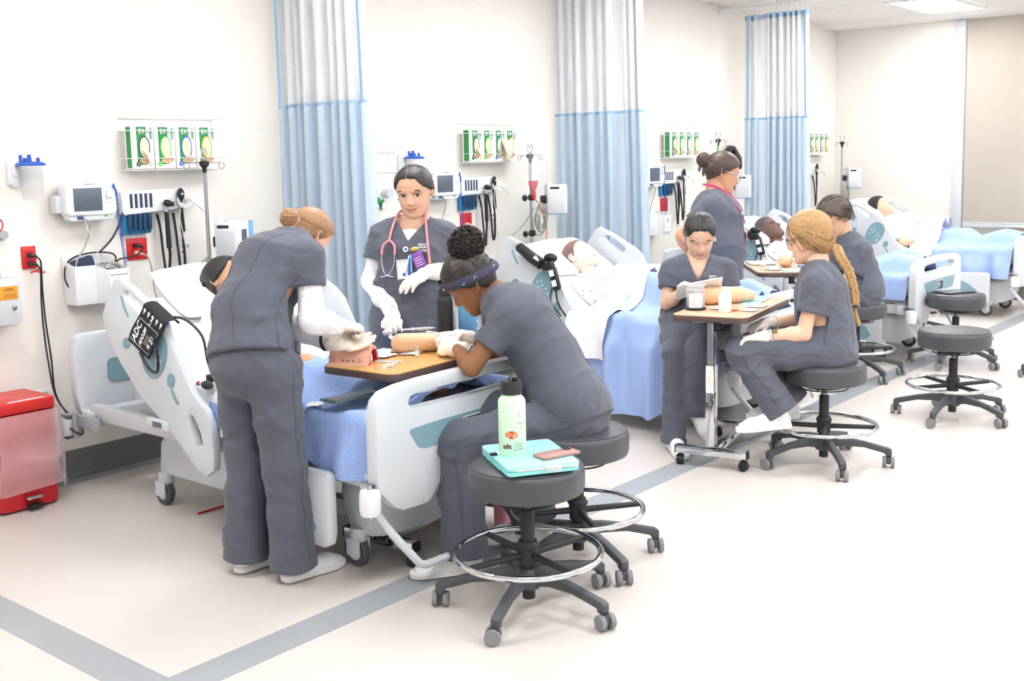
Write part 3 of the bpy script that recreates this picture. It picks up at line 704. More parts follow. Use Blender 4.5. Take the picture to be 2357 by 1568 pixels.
# --- regulator gauge and sharps cabinet at the left picture edge
R = thing('vacuum_gauge', (2.51,-.03,1.27), 'round white vacuum gauge with red ring at the left picture edge', 'gauge')
MB().bx(2.46,2.56,-.03,-.002,1.265,1.36,.012).build('body', 'whitepl', R)
M = T(2.505,-.032,1.345) @ Matrix.Rotation(PI/2, 4, 'X')
MB().lathe([(0,-.012),(.055,-.012),(.058,.0),(.055,.014),(0,.016)], 32, M).build('dial', 'white', R); MB().torus(.033,.003,32,6,M @ T(0,0,.017)).build('red_ring', 'red', R)
MB().cyl((2.505,-.052,1.345),(2.522,-.052,1.372),.002,n=6).build('needle', 'ink', R)
MB().lathe([(0,0),(.024,0),(.022,.03),(0,.032)], 20, T(2.535,-.03,1.295) @ Matrix.Rotation(PI/2, 4, 'X')).build('knob', 'midgrey', R)
R = thing('sharps_cabinet', (2.47,-.06,.86), 'grey locked sharps cabinet with an orange biohazard label', 'cabinet')
MB().prism([(2.36,.872),(2.535,.855),(2.563,.872),(2.566,.90),(2.566,1.07),(2.556,1.088),(2.36,1.095)], -.125, -.004, 'y', bev=.01).build('case', 'greypl', R)
lb = MB().bx(2.455,2.548,-.1272,-.1255,.986,1.064).build('warning_label', 'orange', R)
MB().bx(2.455,2.548,-.1278,-.1270,1.052,1.064).build('label_header', 'paper', R)
text('WARNING\nBIOHAZARD', .009, frame((2.503,-.1276,1.035),(1,0,0),(0,0,1)), 'ink', R); 
for q in range(4): MB().bx(2.475,2.54,-.1276,-.1272,1.013-.006*q,1.0145-.006*q).build('print_line', 'ink', lb)
MB().lathe([(0,0),(.013,0),(.012,.006),(.006,.008),(0,.006)], 20, T(2.525,-.125,.945) @ Matrix.Rotation(PI/2, 4, 'X')).build('lock', 'chrome', R)
MB().bx(2.40,2.49,-.09,-.005,1.09,1.15,.006).build('drop_chute', 'midgrey', R)
# --- outlets
def outlet(x0, x1, z0, z1, m, label, n=1, slot='redpl2'):
    R = thing('wall_outlet', ((x0+x1)/2, -.006, z0), label, 'outlet')
    MB().bx(x0,x1,-.009,-.0005,z0,z1,.003).build('cover_plate', m, R)
    for i in range(n):
        cx = x0+(x1-x0)*(i+.5)/n; cz = (z0+z1)/2
        for dz in (-.025,.018):
            f = MB().prism(rrect(cx-.017,cx+.017,cz+dz-.010,cz+dz+.018,.008), -.0115, -.008, 'y').build('socket', m, R)
            MB().bx(cx-.008,cx-.0055,-.0122,-.0114,cz+dz+.003,cz+dz+.012).bx(cx+.0055,cx+.008,-.0122,-.0114,cz+dz+.003,cz+dz+.012).build('slot', 'ink', f)
    return R
outlet(2.639,2.713,1.115,1.229,'redpl','red wall outlet with two black plugs left of the monitor basket')
o = outlet(3.217,3.339,1.111,1.229,'redpl','', 2); bays(o, 'square red wall outlet', (0, 1, 2))
outlet(2.622,2.738,.405,.50,'white','white wall outlet low behind the red waste bin', 2)
def plug(x, z, m, nm, label, path, r=.0042, cm='black'):
    R = thing(nm, (x, -.03, z), label, 'cord')
    MB().bx(x-.013,x+.015,-.038,-.011,z-.010,z+.012,.007).tube([(x+.005,-.035,z),(x+.016,-.048,z-.004),(x+.022,-.05,z-.012)],[.009,.007,.005],8).build('plug', m, R)
    MB().tube(cr(path, 6), r, 7).build('cable', cm, R)
    return R
c1 = plug(2.675,1.183,'black','power_cord','upper black power cord hanging from the red outlet by the bin',[(2.697,-.05,1.171),(2.712,-.052,1.145),(2.716,-.04,1.02),(2.722,-.035,.85),(2.735,-.04,.65),(2.737,-.05,.48),(2.76,-.1,.38),(2.76,-.25,.31),(2.72,-.30,.30),(2.68,-.24,.345)])
c2 = plug(2.676,1.140,'black','power_cord','lower black power cord hanging from the red outlet by the bin',[(2.698,-.05,1.128),(2.708,-.05,1.10),(2.708,-.035,.95),(2.712,-.03,.80),(2.722,-.035,.62),(2.742,-.05,.45),(2.79,-.12,.345),(2.82,-.26,.33),(2.80,-.36,.36)])
MB().bx(-.021,.021,-.007,.007,-.004,.004,.002,M=T(2.713,-.042,1.098) @ Matrix.Rotation(.15,4,'Y')).prism([(0,-.003),(.05,-.016),(.052,-.008),(.0,.006)],-.002,.002,'y',M=T(2.66,-.045,1.098) @ Matrix.Rotation(-.55,4,'Y')).build('cord_tie', 'redlid', None, label='red tie wrapped around the two black power cords', cat='tie')
plug(3.262,1.190,'black','power_cord','black power cord looping from the square red outlet round the basket',[(3.285,-.05,1.185),(3.27,-.07,1.165),(3.21,-.08,1.14),(3.13,-.07,1.128),(3.11,-.06,1.10),(3.12,-.055,1.14),(3.09,-.05,1.165),(3.0,-.03,1.172),(2.90,-.03,1.155),(2.845,-.04,1.11),(2.835,-.05,1.04),(2.86,-.06,.99)])
o = plug(3.262,1.150,'orange3','power_cord','',[(3.285,-.05,1.145),(3.305,-.07,1.12),(3.322,-.07,1.04),(3.33,-.07,.94),(3.34,-.1,.85),(3.36,-.2,.75)],.0045,'cordgrey')
bays(o, 'grey power cord with pale plug from the red outlet', (0, 1))
MB().tube(cr([(3.20,-.03,1.40),(3.165,-.05,1.33),(3.11,-.05,1.24),(3.03,-.05,1.17)],6),.0052,7).build('power_cord','blackm',None,label='thick black cord running down from the diagnostic panel to the basket',cat='cord')
# --- vital signs monitor
R = thing('vital_signs_monitor', (2.975, -.07, 1.34), '', 'monitor', 'vital signs monitors')
prof = rrect(2.835,3.118,1.368,1.545,.03)
MB().prism(prof, -.112, -.03, 'y', bev=.012).build('front_case', 'whitepl', R)
MB().prism(rrect(2.85,3.11,1.342,1.40,.028), -.100, -.035, 'y', bev=.008).build('lower_case', 'whitepl', R)
MB().bx(2.80,2.86,-.075,-.004,1.385,1.475,.006).build('wall_mount', 'greypl', R)
sc = MB().bx(2.876,3.031,-.1155,-.111,1.393,1.509,.001).build('screen', 'screen', R)
MB().bx(3.055,3.085,-.128,-.108,1.455,1.505,.006).bx(3.052,3.09,-.116,-.11,1.43,1.52,.003).build('thermometer_well', 'whitepl', R)
text('Welch Allyn', .010, frame((2.965,-.1128,1.528),(1,0,0),(0,0,1)), 'blue', R)
MB().lathe([(0,0),(.009,0),(.008,.003),(0,.003)], 16, T(3.055,-.101,1.366) @ Matrix.Rotation(PI/2,4,'X')).build('power_button', 'greenl', R)
MB().bx(2.895,2.925,-.115,-.098,1.352,1.366,.003).build('cuff_port', 'bluedk', R)
MB().tube([(3.088,-.125,1.512),(3.097,-.122,1.525),(3.10,-.118,1.51),(3.112,-.115,1.49),(3.115,-.112,1.455)],.0045,7).build('probe_clip','blue',R)
bays(R, 'white wall-mounted vital signs monitor', (0, 1, 2))
hx = MB(); N_ = 420; P = []
for i in range(N_):
    t = i/(N_-1); z = 1.455-.37*t; a = 2*PI*34*t; P.append((3.115+.03*t+.0075*math.cos(a), -.105+.0075*math.sin(a), z))
hx.tube(P, .0019, 4); o = hx.build('probe_cord', 'blue', None, label='', cat='cord', group='blue coiled probe cords'); bays(o, 'blue coiled thermometer cord', (0, 1, 2))
o = MB().tube(cr([(2.915,-.108,1.356),(2.945,-.115,1.34),(2.952,-.11,1.29),(2.925,-.10,1.21),(2.87,-.11,1.14),(2.86,-.12,1.09)],6),.0042,7).build('monitor_hose','cordgrey',None,label='',cat='hose',group='monitor hoses'); bays(o, 'grey hose from the monitor down to the basket', (0, 1, 2))
o = MB().tube(cr([(2.93,-.108,1.354),(2.94,-.112,1.31),(2.965,-.115,1.23),(2.985,-.12,1.17),(2.995,-.12,1.12)],6),.0025,6).build('sensor_cable','cordwhite',None,label='thin white sensor cable dropping from the nearest monitor into the basket',cat='cable')
# --- diagnostic panel with otoscope and ophthalmoscope
R = thing('diagnostic_panel', (3.38,-.03,1.355), '', 'panel', 'diagnostic wall panels')
MB().prism([(3.175,1.484),(3.583,1.492),(3.586,1.40),(3.578,1.378),(3.20,1.354),(3.182,1.366)], -.052, -.003, 'y', bev=.008).build('case', 'whitepl', R)
for i in range(5): MB().bx(3.226+.0295*i,3.240+.0295*i,-.0535,-.050,1.392,1.468).build('slot', 'navy', R)
for i in range(5): MB().bx(3.241+.0295*i,3.246+.0295*i,-.0535,-.051,1.392,1.468).build('slot_edge', 'silver', R)
bays(R, 'white diagnostic wall panel with five dark slots', (0, 1, 2, 3))
R = thing('specula_dispenser', (3.27,-.04,1.25), '', 'dispenser', 'blue specula dispensers')
MB().bx(3.192,3.345,-.03,-.004,1.252,1.36,.003).build('backing', 'cyanblue', R)
for i in range(5): 
    t = MB().lathe([(.004,1.255),(.006,1.272),(.0125,1.282),(.0135,1.36),(0,1.36)],12,T(3.222+.0295*i,-.046,0)).build('specula_tube','navyblue',R)
bays(R, 'blue ear specula dispenser under the diagnostic panel', (0, 1, 2))
def axisM(o, z):
    z = V3(z).normalized(); x = Vector((0, 0, 1)); y = z.cross(x).normalized(); return frame(o, y.cross(z), y)
def scope(x, ztop, kind):
    R = thing(kind, (x,-.065,ztop-.26), '', kind, kind+'s')
    if kind == 'otoscope':
        MB().tube([(x,-.065,ztop-.05),(x+.002,-.068,ztop-.26)],[.0115,.014],12).build('handle','black',R)
        MB().lathe([(0,-.02),(.015,-.018),(.019,0),(.017,.014),(.013,.020),(.013,.032),(.009,.034),(0,.030)],14,axisM((x+.002,-.078,ztop-.014),(.62,-.72,-.22))).build('head','black',R)
        MB().cyl((x,-.065,ztop-.062),(x,-.065,ztop-.045),.0125,n=12).build('collar','chrome',R)
    else:
        MB().tube([(x,-.065,ztop-.06),(x+.003,-.068,ztop-.235)],[.009,.0135],12).build('handle','black',R)
        MB().ell((x,-.07,ztop-.03),(.0225,.013,.036),16,10).bx(x-.008,x+.008,-.085,-.078,ztop-.035,ztop-.018).build('head','black',R)
        MB().bx(x-.006,x+.006,-.0865,-.0845,ztop-.032,ztop-.021).build('lens','paper',R)
    return R
o = scope(3.435,1.425,'otoscope'); bays(o, 'black otoscope hanging on the diagnostic panel', (0, 1, 2))
o = scope(3.528,1.485,'ophthalmoscope'); bays(o, 'black ophthalmoscope hanging on the diagnostic panel', (0, 1, 2, 3))
def coil(pts, label, ids):
    P = cr(pts, 14); m = MB(); n = len(P); q = []
    for i in range(n*5):
        t = i/5; a = int(t); b = min(a+1, n-1); p = P[a]+(P[b]-P[a])*(t-a); ang = i*2.1
        q.append((p[0]+.0062*math.cos(ang), p[1]+.0062*math.sin(ang), p[2]+.002*math.sin(ang*.5)))
    m.tube(q, .0034, 5); m.tube(P, .006, 6)
    o = m.build('scope_cord', 'black', None, label='', cat='cord', group='black coiled scope cords'); bays(o, label, ids)
coil([(3.40,-.03,1.35),(3.402,-.05,1.27),(3.405,-.06,1.12),(3.418,-.06,1.0),(3.43,-.06,.995),(3.437,-.06,1.06),(3.447,-.06,1.13),(3.441,-.065,1.165)],'black coiled otoscope cord',(0,1,2))
coil([(3.50,-.03,1.35),(3.498,-.05,1.26),(3.500,-.06,1.13),(3.507,-.06,1.04),(3.52,-.06,1.02),(3.535,-.06,1.06),(3.538,-.06,1.13),(3.53,-.065,1.245)],'black coiled ophthalmoscope cord',(0,1,2,3))
m = MB(); rr = random.Random(2)
for i in range(6):
    a = rr.uniform(-.3,.3); m.tube([(3.545+.045*math.cos(t)+rr.uniform(-.003,.003), -.085+.02*math.sin(t), 1.405+.022*math.sin(t+a)+i*.003) for t in np.linspace(0,2*PI,18,endpoint=False)],.0028,5,closed=True)
m.tube(cr([(3.575,-.09,1.41),(3.60,-.10,1.40),(3.63,-.11,1.375),(3.645,-.11,1.355)],5),.006,7)
m.tube(cr([(3.515,-.09,1.41),(3.505,-.085,1.33),(3.525,-.08,1.22),(3.55,-.07,1.10),(3.56,-.06,1.0)],6),.0028,6)
o = m.build('coiled_tubing','cordwhite',None,label='',cat='tubing',group='white tubing bundles'); bays(o, 'bundle of white tubing wrapped round the ophthalmoscope', (0,1,2,3))
# --- storage basket
R = thing('storage_basket', (2.97,-.09,.91), '', 'basket', 'white storage baskets')
b = MB(); b.bx(2.845,3.125,-.012,-.002,.95,1.165,.004)
o_ = [(2.845,-.012),(2.845,-.13),(2.96,-.13),(3.0,-.175),(3.125,-.175),(3.125,-.012)]
i_ = [(2.851,-.012),(2.851,-.124),(2.957,-.124),(2.997,-.169),(3.119,-.169),(3.119,-.012)]
n = len(o_)
zt = [1.14,1.115,1.115,1.09,1.09,1.125]
P = [[(x*.94+2.98*.06, y*.9, .915) for x, y in o_],[(x*.985+2.98*.015, y*.97, .94) for x, y in o_],[(x, y, z) for (x, y), z in zip(o_, zt)],[(x, y, z) for (x, y), z in zip(i_, zt)],[(x*.95+2.98*.05, y*.9, .93) for x, y in i_]]
b.grid(P); b.raw(P[0], [tuple(range(n))]); b.raw(P[4], [tuple(range(n))[::-1]])
b.build('bin', 'whitepl', R)
pg = MB().bx(3.005,3.118,-.1768,-.1752,.945,1.07).build('notice', 'paper', R)
MB().bx(3.012,3.112,-.1772,-.1768,1.058,1.061).build('notice_print','ink',pg); MB().lathe([(0,0),(.012,0),(0,.0005)],8,T(3.06,-.1770,1.038) @ Matrix.Rotation(PI/2,4,'X')).build('stop_mark','red',pg)
for q in range(5): MB().bx(3.012,3.085-.01*(q%2),-.1772,-.1768,1.012-.011*q,1.0145-.011*q).build('notice_print', 'red' if q == 0 else 'midgrey', pg)
bays(R, 'white storage basket under the monitor', (0, 1, 2))
R = thing('pressure_cuff', (2.98,-.08,1.07), 'folded navy blood pressure cuff lying in the nearest storage basket', 'cuff')
MB().bx(-.06,.06,-.02,.02,0,.08,.012,M=T(2.925,-.085,1.075) @ Matrix.Rotation(-.25,4,'Y')).bx(-.08,.08,-.03,.03,0,.03,.012,M=T(3.04,-.095,1.06) @ Matrix.Rotation(.15,4,'Y')).build('cuff_fold', 'navy', R)
for i in range(4): MB().tube(cr([(2.95+.02*i,-.12,1.10),(2.99+.015*i,-.13,1.125),(3.05+.01*i,-.14,1.115),(3.09,-.13-.01*i,1.09)],5),.0032,6).build('cuff_tube', 'cordgrey', R)
m = MB().bx(5.66,5.80,-.14,-.10,1.07,1.13,.012).build('pressure_cuff','navy',None,label='navy pressure cuff in the basket behind the smiling student',cat='cuff')
# --- nurse call plate
R = thing('call_switch', (3.58,-.01,1.09), '', 'switch', 'wall call switches')
MB().bx(3.55,3.612,-.008,-.0005,1.092,1.226,.002).build('plate','white',R); MB().bx(3.557,3.58,-.011,-.007,1.19,1.205).build('label_strip','midgrey',R)
MB().bx(3.557,3.572,-.012,-.007,1.155,1.17,.002).build('green_button','green',R); MB().bx(3.557,3.572,-.012,-.007,1.125,1.14,.002).build('red_button','red',R); MB().lathe([(0,0),(.011,0),(.01,.012),(0,.012)],14,T(3.592,-.008,1.165)@Matrix.Rotation(PI/2,4,'X')).build('knob','silver',R)
bays(R, 'white call switch plate with green and red buttons', (0, 1))
# --- IV poles with infusion pumps, mounted on the bed heads
def ivpole(x, y, z0, z1, label):
    R = thing('iv_pole', (x,y,z0), label, 'pole', 'chrome IV poles')
    MB().cyl((x,y,z0),(x,y,z1-.06),.0095,n=14).build('rod','steel',R)
    MB().lathe([(.010,z1-.085),(.013,z1-.055),(.026,z1-.045),(.026,z1-.022),(.012,z1-.018),(0,z1-.016)],16,T(x,y,0)).build('hook_hub','black',R)
    for s in (-1,1):
        P = [(x,y,z1-.03),(x+s*.075,y-s*.02,z1-.03)]+[(x+s*(.095-.018*math.cos(a)),y-s*.024,z1-.046+.018*math.sin(a)-.0) for a in np.linspace(1.57,-4.2,14)]
        MB().tube(P,.0028,6).build('hook_arm','steel',R)
        P = [(x,y,z1-.02),(x+s*.004,y-s*.02,z1+.01)]+[(x+s*.004-s*.02+s*.02*math.cos(a)*.6,y-s*.03,z1+.03+.02*math.sin(a)) for a in np.linspace(0,3.6,9)]
        MB().tube(P,.0025,6).build('hook_arm','steel',R)
    return R
def pump(x, y, z, rz, label):
    R = thing('infusion_pump', (0,0,0), label, 'pump', 'infusion pumps')
    MB().bx(-.065,.085,-.075,.075,-.108,.112,.008).build('case','whitepl',R)
    MB().bx(-.055,.06,-.0785,-.074,-.095,.065,.003).build('side_panel','greypl',R)
    MB().bx(-.045,.025,-.079,-.074,.078,.094,.002).build('connector','black',R)
    fp = MB().bx(.084,.088,-.066,.03,-.10,.10,.003).build('keypad','white',R)
    MB().bx(.0875,.0892,-.05,.005,-.02,.07).build('display','screen',R)
    for i in range(3):
        for j in range(2): MB().bx(.0875,.0895,-.045+.022*i,-.032+.022*i,-.075+.022*j,-.062+.022*j,.001).build('key','midgrey',R)
    MB().bx(.080,.095,.034,.072,-.105,.115,.004).build('door','cyanblue2',R)
    MB().bx(-.06,.08,-.07,.07,-.114,-.107,.003).build('foot_plate','cyanblue2',R)
    MB().tube([(-.06,.055,.10),(-.04,.0,.125),(-.05,-.06,.115)],.009,8).build('carry_handle','whitepl',R)
    MB().bx(-.105,-.06,-.03,.03,-.03,.03,.008).build('pole_clamp','black',R)
    R.location = (x,y,z); R.rotation_euler.z = rz; return R
ivpole(3.59,-.215,.42,1.655,'chrome IV pole in front of the nearest glove rack')
pump(3.685,-.30,1.19,math.radians(-66),'infusion pump with blue-edged display behind the bending student')
ivpole(6.40,-.25,.42,1.665,'chrome IV pole hung with a red fluid bag')
pump(6.62,-.30,1.305,math.radians(-42),'white infusion pump beside the red fluid bag')
ivpole(9.31,-.2,.42,1.78,'chrome IV pole with green tape behind the student in glasses')
MB().bx(-.006,.006,-.004,.004,-.16,.0,.002,M=T(9.27,-.215,1.76)).build('green_tape','greenl',None,label='strip of green tape hanging from the IV pole',cat='tape')
pump(9.60,-.28,1.305,math.radians(-42),'white infusion pump between the student in glasses and the farthest curtain')
ivpole(11.95,-.3,.42,1.75,'farthest chrome IV pole, by the room corner')
pump(12.15,-.33,1.32,math.radians(-42),'farthest white infusion pump, by the room corner')
def cordbundle(x, y, z, s, label, seed, blk=True):
    m = MB(); rr = random.Random(seed)
    for i in range(7):
        w, h = rr.uniform(.03,.055)*s, rr.uniform(.06,.10)*s; ox, oz = rr.uniform(-.02,.02), rr.uniform(-.02,.02)
        m.tube([(x+ox+w*math.cos(t), y+.012*math.sin(t*2+i)-.006*i*.5, z+oz+h*math.sin(t)) for t in np.linspace(0,2*PI,22,endpoint=False)],.0042,6,closed=True)
    m.build('cord_bundle','cordgrey',None,label=label,cat='cord',group='grey cord bundles')
    if blk: MB().bx(x+.03,x+.06,y-.03,y,z-.09,z-.05,.006).bx(x-.01,x+.022,y-.035,y-.005,z-.095,z-.055,.006).build('cord_plug','black',None,label='pair of black plugs on the '+label,cat='plug')
cordbundle(3.545,-.25,1.03,1.0,'grey cord bundle hanging from the nearest IV pole',1)
cordbundle(6.47,-.28,1.17,1.15,'grey cord bundle hanging under the red fluid bag',2,False)
cordbundle(11.97,-.33,1.15,1.4,'grey cord bundle hanging from the farthest IV pole',3)
# red fluid bag
R = thing('fluid_bag', (6.40,-.275,1.45), 'clear fluid bag with red liquid at the bottom', 'bag')
MB().lathe([(.01,.0),(.035,.03),(.052,.06),(.055,.10),(.055,.26),(.045,.29),(.012,.30)],20,T(6.40,-.275,1.36) @ Matrix.Diagonal((1,.35,1,1))).build('pouch','clear',R)
MB().lathe([(.008,.003),(.033,.032),(.050,.062),(.052,.088),(0,.088)],20,T(6.40,-.275,1.36) @ Matrix.Diagonal((1,.33,1,1))).build('red_liquid','red',R)
for s in (-.02,0,.02): MB().cyl((6.40+s,-.275,1.372),(6.405+s*.7,-.275,1.315),.005,n=8).build('port','redlid',R)
MB().tube(cr([(6.41,-.275,1.32),(6.47,-.29,1.25),(6.52,-.30,1.13),(6.51,-.30,.98)],6),.0045,6).build('orange_tube','orange4',R)
for z, n_ in ((1.325,'black pole clamp under the red fluid bag'),(1.06,'lower black pole clamp beside the second bed')):
    MB().bx(6.385,6.42,-.275,-.235,z-.022,z+.022,.006).cyl((6.30,-.27,z),(6.39,-.26,z),.008,n=8).ell((6.30,-.272,z),(.018,.02,.024),12,8).build('pole_clamp','black',None,label=n_,cat='clamp')
MB().tube(cr([(6.40,-.28,1.25),(6.36,-.2,1.12),(6.25,-.12,1.0),(6.15,-.12,.93)],6),.004,6).build('power_cord','cordgrey',None,label='grey cord sagging left from the pole with the red bag',cat='cord')
# poster and oxygen flowmeter behind the smiling student
R = thing('wall_notice', (5.17,-.004,1.54), 'white framed bed notice on the wall left of the smiling student', 'notice')
MB().bx(5.05,5.288,-.006,-.0005,1.545,1.748,.001).build('sheet','paper',R)
MB().prism(rrect(5.045,5.293,1.54,1.753,.004),-.008,-.001,'y',holes=[rrect(5.055,5.283,1.55,1.743,.003)]).build('border','cream2',R)
text('Lab2-Bed 01',.034,frame((5.168,-.0066,1.668),(1,0,0),(0,0,1)),'midgrey',R)
MB().bx(5.10,5.24,-.0068,-.006,1.642,1.645).bx(5.11,5.16,-.0068,-.006,1.715,1.73).build('print_line','cream',R); MB().bx(5.14,5.19,-.0068,-.006,1.615,1.618).build('print_line','silver',R)
R = thing('oxygen_flowmeter', (5.04,-.05,1.29), 'green oxygen flowmeter on the wall behind the smiling student', 'flowmeter')
MB().bx(4.97,5.14,-.02,-.002,1.30,1.43,.006).build('wall_plate','whitepl',R); MB().cyl((5.02,-.06,1.37),(5.02,-.06,1.47),.014,n=12).build('flow_tube','clear2',R)
MB().lathe([(0,-.02),(.02,-.018),(.022,.018),(0,.02)],14,T(5.0,-.07,1.36)@Matrix.Rotation(PI/2,4,'X')).bx(5.0,5.07,-.075,-.055,1.345,1.365,.004).build('valve','green',R)
MB().lathe([(0,-.05),(.006,-.045),(.012,-.01),(.012,.012),(0,.014)],12,T(5.045,-.065,1.345)).build('nozzle','greendk',R)
MB().cyl((5.12,-.02,1.40),(5.12,-.08,1.40),.03,n=18).build('knob','silver',R)
# black bracket arm behind the student in glasses
R = MB().prism([(9.735,1.66),(9.80,1.70),(9.86,1.695),(10.0,1.58),(10.01,1.48),(9.97,1.46),(9.93,1.56),(9.80,1.60),(9.735,1.59)],-.09,-.03,'y',holes=[[(9.80,1.63),(9.82,1.67),(9.87,1.62)]],bev=.01)
R.build('wall_bracket','black',None,label='black bracket on the wall left of the farthest curtain',cat='bracket')
# ================================================================ red waste bin
R = thing('waste_bin', (2.44,-.21,0), 'red step-on waste bin with a clear bag pulled over it', 'bin')
x0,x1,y0,y1 = 2.28,2.575,-.345,-.04
b = MB(); P = []
for z,k in ((.012,.97),(.03,1.0),(.47,1.03)): P.append([(2.43+(x-2.43)*k, -.19+(y+.19)*k, z) for x, y in rrect(x0,x1,y0,y1,.03,4)])
b.grid(P, wv=True); b.raw(P[0], [tuple(range(len(P[0])))]); b.raw(P[-1], [tuple(range(len(P[-1])))]); b.build('body','red',R)
ld = MB().prism(rrect(x0-.008,x1+.008,y0-.012,y1,.03),.475,.528,'z',bev=.006).build('lid','redlid',R)
MB().bx(x0+.08,x1-.04,y0+.005,y0+.03,.5281,.529).build('label_strip','paper2',ld)
MB().bx(2.40,2.47,y0-.045,y0-.005,.02,.035,.004).build('pedal','black',R); MB().bx(2.395,2.475,y0-.03,y0-.002,.055,.075,.008).build('pedal_guard','chrome',R)
g = MB(); Q = []; rs_ = np.random.RandomState(4); nz_ = 44
for i,z in enumerate(np.linspace(.475,.10,nz_)):
    t = i/(nz_-1); row = []
    pts = rrect(x0-.030,x1+.030,y0-.032,y1+.012,.045,16)
    for j,(x,y) in enumerate(pts):
        a = j/len(pts)*2*PI; w = (.006+.010*t)*(math.sin(5*a+9*t)+.6*math.sin(11*a-14*t+1)+.5*math.sin(17*a+6*t))
        dz = .0
        if t > .6 and y < -.3: dz = -.05*(t-.6)/.4*max(0,1-abs(x-2.40)/.15)
        row.append((2.43+(x-2.43)*(1.0+.03*t)+w*.7, -.19+(y+.19)*(1.0+.03*t)+w*.7, z+dz+.012*t*math.sin(3*a+1)))
    Q.append(row)
g.grid(Q, wv=True).build('clear_bag','bag',R,ang=180)

# ================================================================ bedside cabinet behind the smiling student
R = thing('bedside_cabinet', (4.93,-.22,0), 'light wooden bedside cabinet behind the smiling student', 'cabinet')
MB().bx(4.715,5.15,-.42,-.03,.06,.69,.006).build('body','wood',R); MB().bx(4.70,5.165,-.435,-.025,.69,.715,.006).build('top','wood',R)
for z0 in (.50,.30):
    d = MB().bx(4.735,5.13,-.435,-.42,z0,z0+.17,.004).build('drawer','wood',R); MB().tube([(4.88,-.435,z0+.085),(4.88,-.46,z0+.085),(4.985,-.46,z0+.085),(4.985,-.435,z0+.085)],.005,8).build('handle','steel',d)
d = MB().bx(4.735,5.13,-.435,-.42,.08,.28,.004).build('door','wood',R)
for x in (4.76,5.11):
    for y in (-.38,-.08): MB().cyl((x,y,0),(x,y,.065),.02,n=12).build('foot','black',R)
# ================================================================ people and manikins
def nz(v): v = np.array(v, float); return v/np.linalg.norm(v)
for n_, c_ in (('skinA','eab99f'),('skinB','e0b497'),('skinC','986646'),('skinD','e3b99e'),('skinE','ebbfa1'),('skinF','d29e7c'),('skinG','dcae90'),('skinM1','c99a78'),('skinM2','f0dccb'),('skinM3','6d5048'),('skinM4','e6c0a2')):
    mat(n_, c_, .5, bump=.03, bscale=250, spec=.35)
for n_, c_ in (('lipB','c67a6f'),('lipD','c2857b'),('lipM','c98a80')): mat(n_, c_, .4)
for n_, c_ in (('hairblack','1c1a1b'),('hairdark','2a2220'),('haircurl','2b221e'),('hairbrown','4a362b'),('hairginger','a67d57'),('hairblond','b08a58'),('hairman','4c3d33')):
    mat(n_, c_, .40, bump=.55, bscale=40, stretch=(7, .6, 5), var=.30, vscale=38, spec=.6)
mat('scrub', '5e616d', .8, bump=.14, bscale=26, var=.03, vscale=40, spec=.2, sheen=.15); mat('scrubseam', '4b4d58', .85)
mat('undershirt', 'f6f4f5', .85, bump=.05, bscale=300); mat('latex', 'f2e9dd', .5, bump=.08, bscale=90); mat('shoe', 'f6f6f6', .5, bump=.04, bscale=120); mat('sole', 'f1efec', .6)
mat('gown', 'f2f1f2', .85); mat('bluedk2','55606e',.4); mat('clearfr','dfe6ee',.1,alpha=.75); mat('headband','3e4258',.8,bump=.1,bscale=200); mat('gold','cdb46a',.3,metal=.8); mat('gownblue', 'd5e3f6', .85); mat('eyewhite', 'f2efec', .25); mat('iris', '2c1a12', .2); mat('pink', 'e38f98', .4); mat('pinkhot', 'd8447f', .4); mat('sock', 'efece6', .85)

